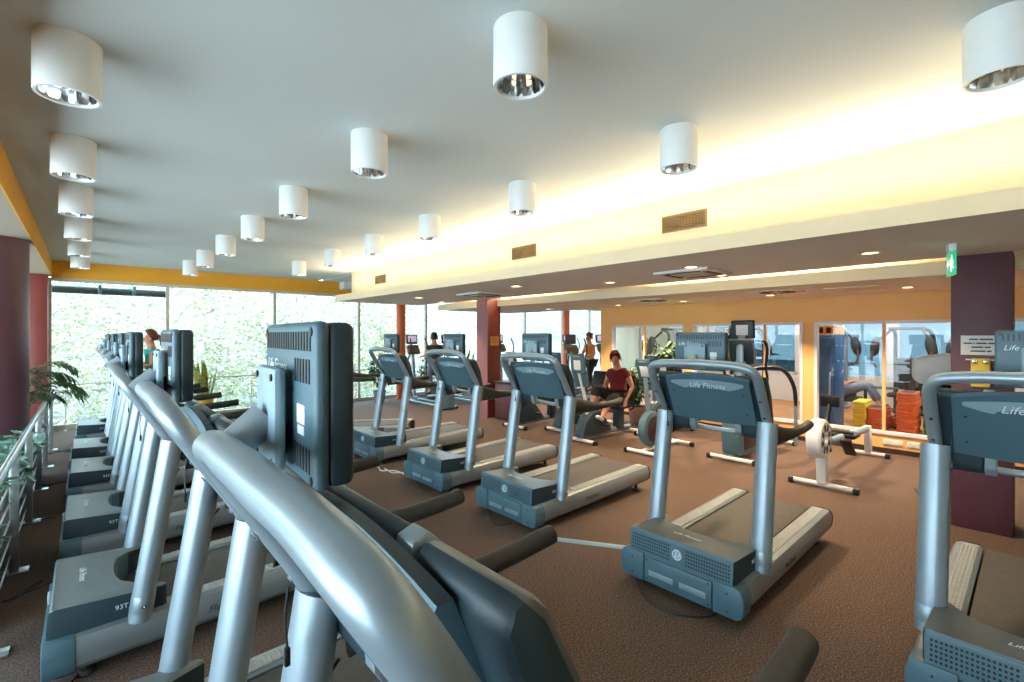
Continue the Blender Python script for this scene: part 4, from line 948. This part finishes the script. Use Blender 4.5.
    if sleeve:
        for s in 'LR':
            C['sh' + s] = (N['sh' + s][0] + up * .005, grow(N['sh' + s][1], .022)); C['sl' + s] = (J['shoulder' + s].lerp(J['elbow' + s], sleeve), grow(N['ua' + s][1], .017)); Ec += [('upper', 'sh' + s), ('sh' + s, 'sl' + s)]
    skinned('shirt', C, Ec, 'chest', shirt, t)
    T = {'pelvis': (N['pelvis'][0], grow(N['pelvis'][1], .014))}; Et = []
    for s in 'LR':
        for k in ('hp', 'th', 'kn'): T[k + s] = (N[k + s][0], grow(N[k + s][1], .014))
        T['cu' + s] = (J['knee' + s].lerp(J['ankle' + s], leg * .85), grow(N['an' + s][1], .022)); Et += [('pelvis', 'hp' + s), ('hp' + s, 'th' + s), ('th' + s, 'kn' + s), ('kn' + s, 'cu' + s)]
    skinned('trousers', T, Et, 'pelvis', trousers, t)
    for s in 'LR':
        a, to = J['ankle' + s], J['toe' + s]; d = to - a
        skinned('shoe', {'h': (a - d * .25 + V3(0, 0, -.03), .042), 'm': (a.lerp(to, .5) + V3(0, 0, -.012), (.044, .036)), 'e': (to + d * .12, (.04, .028))}, [('h', 'm'), ('m', 'e')], 'm', shoe, t)
    # hair: cap over the skull, open at the face
    b = MB(); n = 22; mm = 12; rings = []
    for i in range(1, mm):
        a = PI * i / mm; ring = []
        for k in range(n):
            c = 2 * PI * k / n; x = math.cos(c)          # x>0: front
            lim = .72 if x > .25 else (1.75 if x > -.2 else 2.15)
            aa = min(a, lim + .001 * i); ring.append(hd + up * (.045 + .138 * math.cos(aa)) + f * (-.012 + .116 * math.sin(aa) * x) + sd * (.099 * math.sin(aa) * math.sin(c)))
        rings.append(ring)
    b.loft(rings, True)
    if hairstyle == 'bun': b.ell(hd + up * .1 - f * .11, (.05, .05, .05))
    if hairstyle == 'tail': b.tube(cr([hd + up * .06 - f * .09, hd - f * .15 - up * .0, hd - f * .13 - up * .13], 5), [.03] * 5 + [.028, .024, .02, .016, .012, .006], 10)
    b.build('hair', hairm, t)
    for s in (1, -1):
        b = MB(); b.ell(hd + f * .092 + sd * s * .034 + up * .014, (.012, .012, .009)); b.build('eye', M['screen'], t)
        b = MB(); b.ell(hd - f * .0 + sd * s * .098 - up * .0, (.018, .014, .03)); b.build('ear', M['skin'], t)
    b = MB(); b.ell(hd + f * .088 - up * .048, (.012, .024, .008), rot=Matrix((f, sd, up)).transposed()); b.build('mouth', M['lips'], t)
    return t
M['lips'] = mat('lips', (168, 84, 74), .5, var=.03)
M['maroon'] = mat('dark_red_tshirt', (122, 34, 40), .85, var=.08, vscale=20)
M['blackcloth'] = mat('black_cloth', (38, 34, 36), .85, var=.1, vscale=20)
M['orangecloth'] = mat('orange_top', (232, 142, 40), .8, var=.06, vscale=20)
M['teal'] = mat('turquoise_top', (52, 182, 172), .8, var=.06, vscale=20)
M['navy'] = mat('dark_grey_shirt', (58, 60, 70), .85, var=.08, vscale=20)
M['greycloth'] = mat('grey_trousers', (104, 116, 130), .85, var=.08)
# woman on the recumbent bike, feet on the pedals, facing -X
bx_, by_ = 6.1, 5.16
person('person with auburn hair in dark red T-shirt and black trousers seated on the recumbent bike', {
    'pelvis': (bx_ + 1.14, by_, .68), 'chest': (bx_ + 1.16, by_, 1.02), 'neck': (bx_ + 1.12, by_, 1.235), 'head': (bx_ + 1.07, by_, 1.355),
    'shoulderL': (bx_ + 1.15, by_ - .17, 1.13), 'elbowL': (bx_ + 1.17, by_ - .29, .88), 'handL': (bx_ + 1.0, by_ - .3, .7),
    'shoulderR': (bx_ + 1.15, by_ + .17, 1.13), 'elbowR': (bx_ + 1.16, by_ + .29, .88), 'handR': (bx_ + .99, by_ + .3, .7),
    'hipL': (bx_ + 1.1, by_ - .1, .67), 'kneeL': (bx_ + .72, by_ - .15, .7), 'ankleL': (bx_ + .44, by_ - .17, .4), 'toeL': (bx_ + .3, by_ - .18, .44),
    'hipR': (bx_ + 1.1, by_ + .1, .67), 'kneeR': (bx_ + .72, by_ + .15, .84), 'ankleR': (bx_ + .54, by_ + .17, .5), 'toeR': (bx_ + .4, by_ + .18, .53)},
    M['maroon'], M['blackcloth'], M['hair'], M['white'], (-1, -.35, -.12), .5, .6, 'bun', w=1.24)
def standing(label, x, y, z, face, shirt, trousers, hairm, scale=1.0, **k):
    """standing figure holding rails in front; face is a direction in plan"""
    f = Vector((face[0], face[1], 0)).normalized(); l = Vector((-f.y, f.x, 0)); S = scale
    P = lambda a, b, c: Vector((x, y, z)) + f * a * S + l * b * S + V3(0, 0, c * S)
    J = {'pelvis': P(0, 0, .95), 'chest': P(.03, 0, 1.28), 'neck': P(.04, 0, 1.5), 'head': P(.06, 0, 1.63)}
    for s, q in (('L', 1), ('R', -1)):
        J['shoulder' + s] = P(.03, q * .19, 1.4); J['elbow' + s] = P(.06 if q > 0 else .1, q * .27, 1.14); J['hand' + s] = P(.32, q * .25, 1.12)
        J['hip' + s] = P(0, q * .1, .9); J['knee' + s] = P(.1 * q + .04, q * .11, .5); J['ankle' + s] = P(.16 * q - .02, q * .12, .085); J['toe' + s] = P(.16 * q + .12, q * .13, .04)
    return person(label, J, shirt, trousers, hairm, M['black'], (f.x, f.y, 0), **k)
standing('person in an orange top and dark apron exercising beyond the seated person in red', 10.75, 8.6, .2, (-1, .25), M['orangecloth'], M['blackcloth'], M['hair'], .93, sleeve=.15, hairstyle='bun')
standing('person with dark short hair in a dark shirt exercising at the window', 6.75, 10.5, .25, (.15, 1), M['navy'], M['greycloth'], M['hairdark'], .9)
standing('person in a turquoise top walking on the last treadmill of the railing row', .9, 10.4, .27, (-1, 0), M['teal'], M['greycloth'], M['hair'], .9, sleeve=.2, hairstyle='tail')
# ------------------------------------------------------------------ studio behind the internal windows
M['orangeplastic'] = mat('orange_plastic', (214, 104, 46), .5, var=.06)
M['greenplastic'] = mat('green_plastic', (92, 164, 92), .5, var=.06)
M['yellowmat'] = mat('yellow_foam', (226, 204, 66), .8, var=.05)
M['blue'] = mat('deep_blue_panel', (34, 92, 150), .4, var=.15, vscale=3)
def step(m):
    b = MB(); b.prism([(-.17, -.32), (.17, -.32), (.19, -.28), (.19, .28), (.17, .32), (-.17, .32), (-.19, .28), (-.19, -.28)], 'z', 0, .05, .01); 
    return b
def stack(x, y, n, m, word, place, rz, z0=.005, seed=0, name='step_board', cat='step board', W=1.0):
    rr = random.Random(seed); first = None
    for k in range(n):
        if first is None:
            t = thing(name, '', cat); bb = step(m); bb.v = [(a * W, b_, c) for a, b_, c in bb.v]; bb.build('board', M[m], t)
            tp = MB(); tp.box((0, 0, .0505), (.3 * W, .54, .004), .002); tp.build('tread_mat', M['rubber' if m != 'yellowmat' else m], t); first = t
        else: t = copy_tree(first)
        t.location = (x + rr.uniform(-.012, .012), y + rr.uniform(-.012, .012), z0 + k * .0545); t.rotation_euler.z = rz + rr.uniform(-.04, .04)
        w = 'at the bottom of' if k == 0 else ('on top of' if k == n - 1 else '%s from the bottom of' % ORD[k])
        tag(t, '%s %s %s' % (word, w, place), cat, '%ss of %s' % (word, place))
stack(11.3, 2.06, 8, 'orangeplastic', 'orange step board', 'the shorter orange stack', PI / 2, seed=1, W=.7)
stack(11.3, 1.62, 14, 'orangeplastic', 'orange step board', 'the tall orange stack', PI / 2, seed=2, W=.72)
stack(11.2, 2.3, 10, 'yellowmat', 'yellow foam mat', 'the yellow stack', PI / 2, seed=3, name='foam_mat', cat='foam mat', W=.55)
stack(11.6, 1.35, 9, 'greenplastic', 'green step board', 'the green stack', PI / 2, seed=4, W=.4)
stack(11.9, 1.86, 4, 'orangeplastic', 'orange step board', 'the low orange stack', PI / 2, seed=5, W=.5)
# bar rack behind the short stack
t = thing('barbell_rack', 'dark bar rack standing behind the shorter orange stack of step boards', 'rack', (11.75, 2.12, .005), PI / 2)
for s in (1, -1):
    b = MB(); b.box((s * .25, 0, .4), (.05, .05, .78), .008); b.box((s * .25, 0, .02), (.05, .4, .04), .008); b.build('upright', M['slate_dark'], t)
b = MB(); b.box((0, 0, .76), (.56, .06, .05), .008); b.box((0, 0, .35), (.46, .05, .05)); b.build('crossbar', M['slate'], t)
# blue cabinet
t = thing('drinks_cabinet', 'tall deep blue cabinet with a yellow header behind the glass, between two apricot wall windows', 'cabinet', (10.05, 2.68, .005))
b = MB(); b.box((0, 0, .9), (.55, .56, 1.8), .02); b.build('body', M['blue'], t)
b = MB(); b.box((-.28, 0, .85), (.02, .48, 1.5), .006); d = b.build('door', M['blue'], t)
b = MB(); b.box((-.3, -.2, .9), (.03, .025, .5), .008); b.build('handle', M['steel'], d)
b = MB(); b.box((0, 0, 1.89), (.56, .57, .16), .01); h = b.build('header', M['yellow'], t)
for k in range(4):
    b = MB(); b.lathe([(.02, 0), (.035, .01), (.035, .1), (.02, .11)], 14, Matrix.Translation((-.29, -.18 + k * .12, 1.84)), True); b.build('letter_stub', M['black'], h)  # black stubs standing in for the header's lettering
# strength machines
def machine(label, x, y, rz, var):
    t = thing('strength_machine', label, 'strength machine', (x, y, .005), rz)
    for s in (1, -1):
        b = MB(); b.tube(cr([(.5, s * .35, .04), (.5, s * .35, 1.5), (.42, s * .33, 1.85), (.1, s * .3, 1.95)], 5), .04, 10); b.build('frame_post', M['slate_dark' if var % 3 else 'silver'], t)
    b = MB(); b.tube([(-.7, 0, .04), (.5, 0, .04)], (.04, .05), 10); b.tube([(.5, -.4, .04), (.5, .4, .04)], .045, 10); b.tube([(.1, -.3, 1.95), (.1, .3, 1.95)], .035, 10); b.build('base_frame', M['slate_dark' if var % 3 else 'silver'], t)
    b = MB(); b.box((.5, 0, .6), (.14, .32, 1.0), .01); b.build('weight_stack', M['black'], t)
    b = MB(); b.box((-.2, 0, .5), (.44, .36, .1), .04, seg=3); b.tube([(-.2, 0, .05), (-.2, 0, .46)], .04, 10); b.build('seat', M['rubber'], t)
    b = MB(); b.box((.08, 0, .95), (.1, .34, .7), .04, seg=3); b.build('back_pad', M['rubber'], t)
    for s in (1, -1):
        b = MB(); b.tube(cr([(.1, s * .3, 1.9), (-.1, s * .5, 1.6), (-.25, s * .52, 1.25), (-.35, s * .4, 1.1)], 5), .028, 10); a = b.build('lever_arm', M['darkwood'], t)
        b = MB(); b.ell((-.1, s * .5, 1.55), (.1, .1, .24), rot=RX(s * .2)); b.build('arm_pad', M['rubber'], a)
    return t
for i, (x, y, rz, lab) in enumerate([(13.4, 3.4, .3, 'dark strength machine behind the glass, right of the blue cabinet'), (13.4, 2.0, -.2, 'strength machine behind the glass, above the shorter orange stack'), (13.4, .75, .3, 'strength machine behind the glass, above the tall orange stack'), (12.3, -.2, 0, 'strength machine behind the glass, partly hidden by the white dispenser'), (11.2, 4.55, .2, 'strength machine seen through the middle apricot wall window'), (10.6, 6.0, 0, 'strength machine seen through the far apricot wall window')]):
    o = machine(lab, x, y, rz, i); o['group'] = 'strength machines in the studio'
t = person('person in grey trousers reclining on a machine behind the glass, beside the blue cabinet', {k: Vector(v) + V3(11.9, 2.75, .12) for k, v in {
    'pelvis': (0, 0, .55), 'chest': (.12, .28, .72), 'neck': (.18, .46, .86), 'head': (.2, .54, .97), 'shoulderL': (-.02, .4, .8), 'elbowL': (-.2, .25, .66), 'handL': (-.28, .02, .72), 'shoulderR': (.3, .36, .8), 'elbowR': (.3, .12, .62), 'handR': (.2, -.08, .7),
    'hipL': (-.08, -.05, .54), 'kneeL': (-.14, -.42, .66), 'ankleL': (-.16, -.6, .3), 'toeL': (-.18, -.72, .26), 'hipR': (.08, -.05, .54), 'kneeR': (.1, -.42, .66), 'ankleR': (.1, -.6, .3), 'toeR': (.1, -.72, .26)}.items()},
    M['orangecloth'], M['greycloth'], M['hairdark'], M['black'], (-.4, -.8, 0), .4, 1)
t = thing('exercise_bench', 'low bench under the reclining person behind the glass', 'bench', (11.95, 2.85, .005), PI / 2)
b = MB(); b.box((.1, 0, .47), (.95, .34, .1), .03, seg=3); b.build('pad', M['rubber'], t)
for x in (-.3, .5):
    b = MB(); b.box((x, 0, .21), (.06, .3, .42), .01); b.build('leg', M['silver'], t)
# ------------------------------------------------------------------ outside
M['grass'] = mat('dry_grass', (74, 76, 64), .95, var=.25, vscale=.9, rgb2=(124, 120, 110))
M['leafA'] = mat('tree_leaf', (174, 179, 144), .6, var=.28, vscale=1.2)
M['leafB'] = mat('pale_tree_leaf', (197, 196, 178), .6, var=.22, vscale=1.2)
M['bark'] = mat('tree_bark', (176, 170, 160), .9, var=.25, vscale=6)
for k in ('leafA', 'leafB'):
    M[k].node_tree.nodes['Principled BSDF'].inputs['Specular IOR Level'].default_value = .2
b = MB(); b.bx((-40, YF + .13, -1.2), (60, 26, -1.0)); struct(b.build('ground_outside', M['grass'], smooth=False))
b = MB(); n = 40; rr = random.Random(3); rows_ = []
for j in range(10):
    y = 25 + j * 3.2; rows_.append([(-50 + i * 3.2, y, -1 + (j / 9) ** 1.0 * 7.5 + rr.uniform(-.3, .3) * (j > 0)) for i in range(n)])
vs = [p for r in rows_ for p in r]; fs = [(j * n + i, j * n + i + 1, (j + 1) * n + i + 1, (j + 1) * n + i) for j in range(9) for i in range(n - 1)]
b.add(vs, fs); struct(b.build('hill', M['grass']))
def make_tree(name, label, m, seed, H_, R, nl, leaf, zlo):
    rr = random.Random(seed); t = thing(name, label, 'tree'); b = MB()
    tr = cr([(0, 0, -.1), (rr.uniform(-.15, .15), rr.uniform(-.15, .15), H_ * .35), (rr.uniform(-.3, .3), rr.uniform(-.3, .3), H_ * .8)], 5)
    b.tube(tr, [.14 - .1 * i / (len(tr) - 1) for i in range(len(tr))], 9); ends = []
    for i in range(26):
        u = rr.uniform(.15, 1); p = tr[min(len(tr) - 1, int(u * (len(tr) - 1)))]; a = rr.uniform(0, 2 * PI); L = R * rr.uniform(.5, 1) * (1.15 - u * .5)
        e = p + Vector((L * math.cos(a), L * math.sin(a), L * rr.uniform(.1, .7))); mid = p.lerp(e, .5) + Vector((0, 0, rr.uniform(-.1, .25)))
        P = cr([p, mid, e], 4); b.tube(P, [.045 - .035 * k / 8 for k in range(9)], 6); ends += [P[4], P[6], P[8]]
    b.build('trunk', M['bark'], t)
    f = MB()
    for i in range(nl):
        if rr.random() < .84:
            c = ends[rr.randrange(len(ends))]; s = R * .17; p = c + Vector((rr.gauss(0, s), rr.gauss(0, s), rr.gauss(0, s * .8)))
        else: p = Vector((rr.gauss(0, R * .5), rr.gauss(0, R * .5), rr.uniform(zlo, H_)))
        if p.z < zlo: p.z = zlo + rr.random() * .5
        d = Vector((rr.uniform(-1, 1), rr.uniform(-1, 1), rr.uniform(-.9, .5)))
        f.leaf(p, d, (rr.uniform(-1, 1), rr.uniform(-1, 1), rr.uniform(.2, 1)), leaf * rr.uniform(.7, 1.3), leaf * .55, .2, seg=2)
    f.build('crown', M[m], t, smooth=False)
    return t
tA = make_tree('leafy_tree', '', 'leafA', 1, 7, 2.2, 5200, .105, .0)
tB = make_tree('leafy_tree', '', 'leafB', 2, 6, 2.4, 4200, .1, .2)
tC = make_tree('leafy_tree', '', 'leafA', 6, 8, 2.0, 4800, .115, .3)
tp = [(tA, -.8, 17.2, 'leafy tree outside the first window, left of the first window post'), (tC, 1.9, 16.4, 'leafy tree outside, right of the first window post'), (tB, .6, 20.5, 'pale leafy tree outside, behind the first window post'), (tA, 4.6, 17.6, 'leafy tree outside, behind the second window post'), (tB, 3.4, 21.5, 'pale leafy tree outside, between the first two window posts'),
      (tC, 7.4, 17.0, 'leafy tree outside, left of the big television back'), (tA, 9.2, 18.6, 'leafy tree outside, left of the orange window column'), (tB, 7.0, 22.5, 'pale leafy tree outside, behind the big television back'), (tC, -3.2, 19.5, 'leafy tree outside at the left end of the window wall'), (tA, -1.8, 23, 'leafy tree outside in the second rank at the left end'),
      (tB, 11.5, 20.0, 'pale leafy tree outside, right of the orange window column'), (tB, 15.0, 24.0, 'pale leafy tree outside, behind the red-brown middle column'), (tB, 19.5, 24.0, 'pale leafy tree outside, left of the right orange column')]
used = set()
for i, (src, x, y, lab) in enumerate(tp):
    o = src if src.name not in used else copy_tree(src); used.add(src.name)
    o.location = (x, y, -1.0); o.rotation_euler.z = i * 1.3; s = 1 + .12 * math.sin(i * 2.1); o.scale = (s, s, s); tag(o, lab, 'tree', 'trees outside the far window wall')
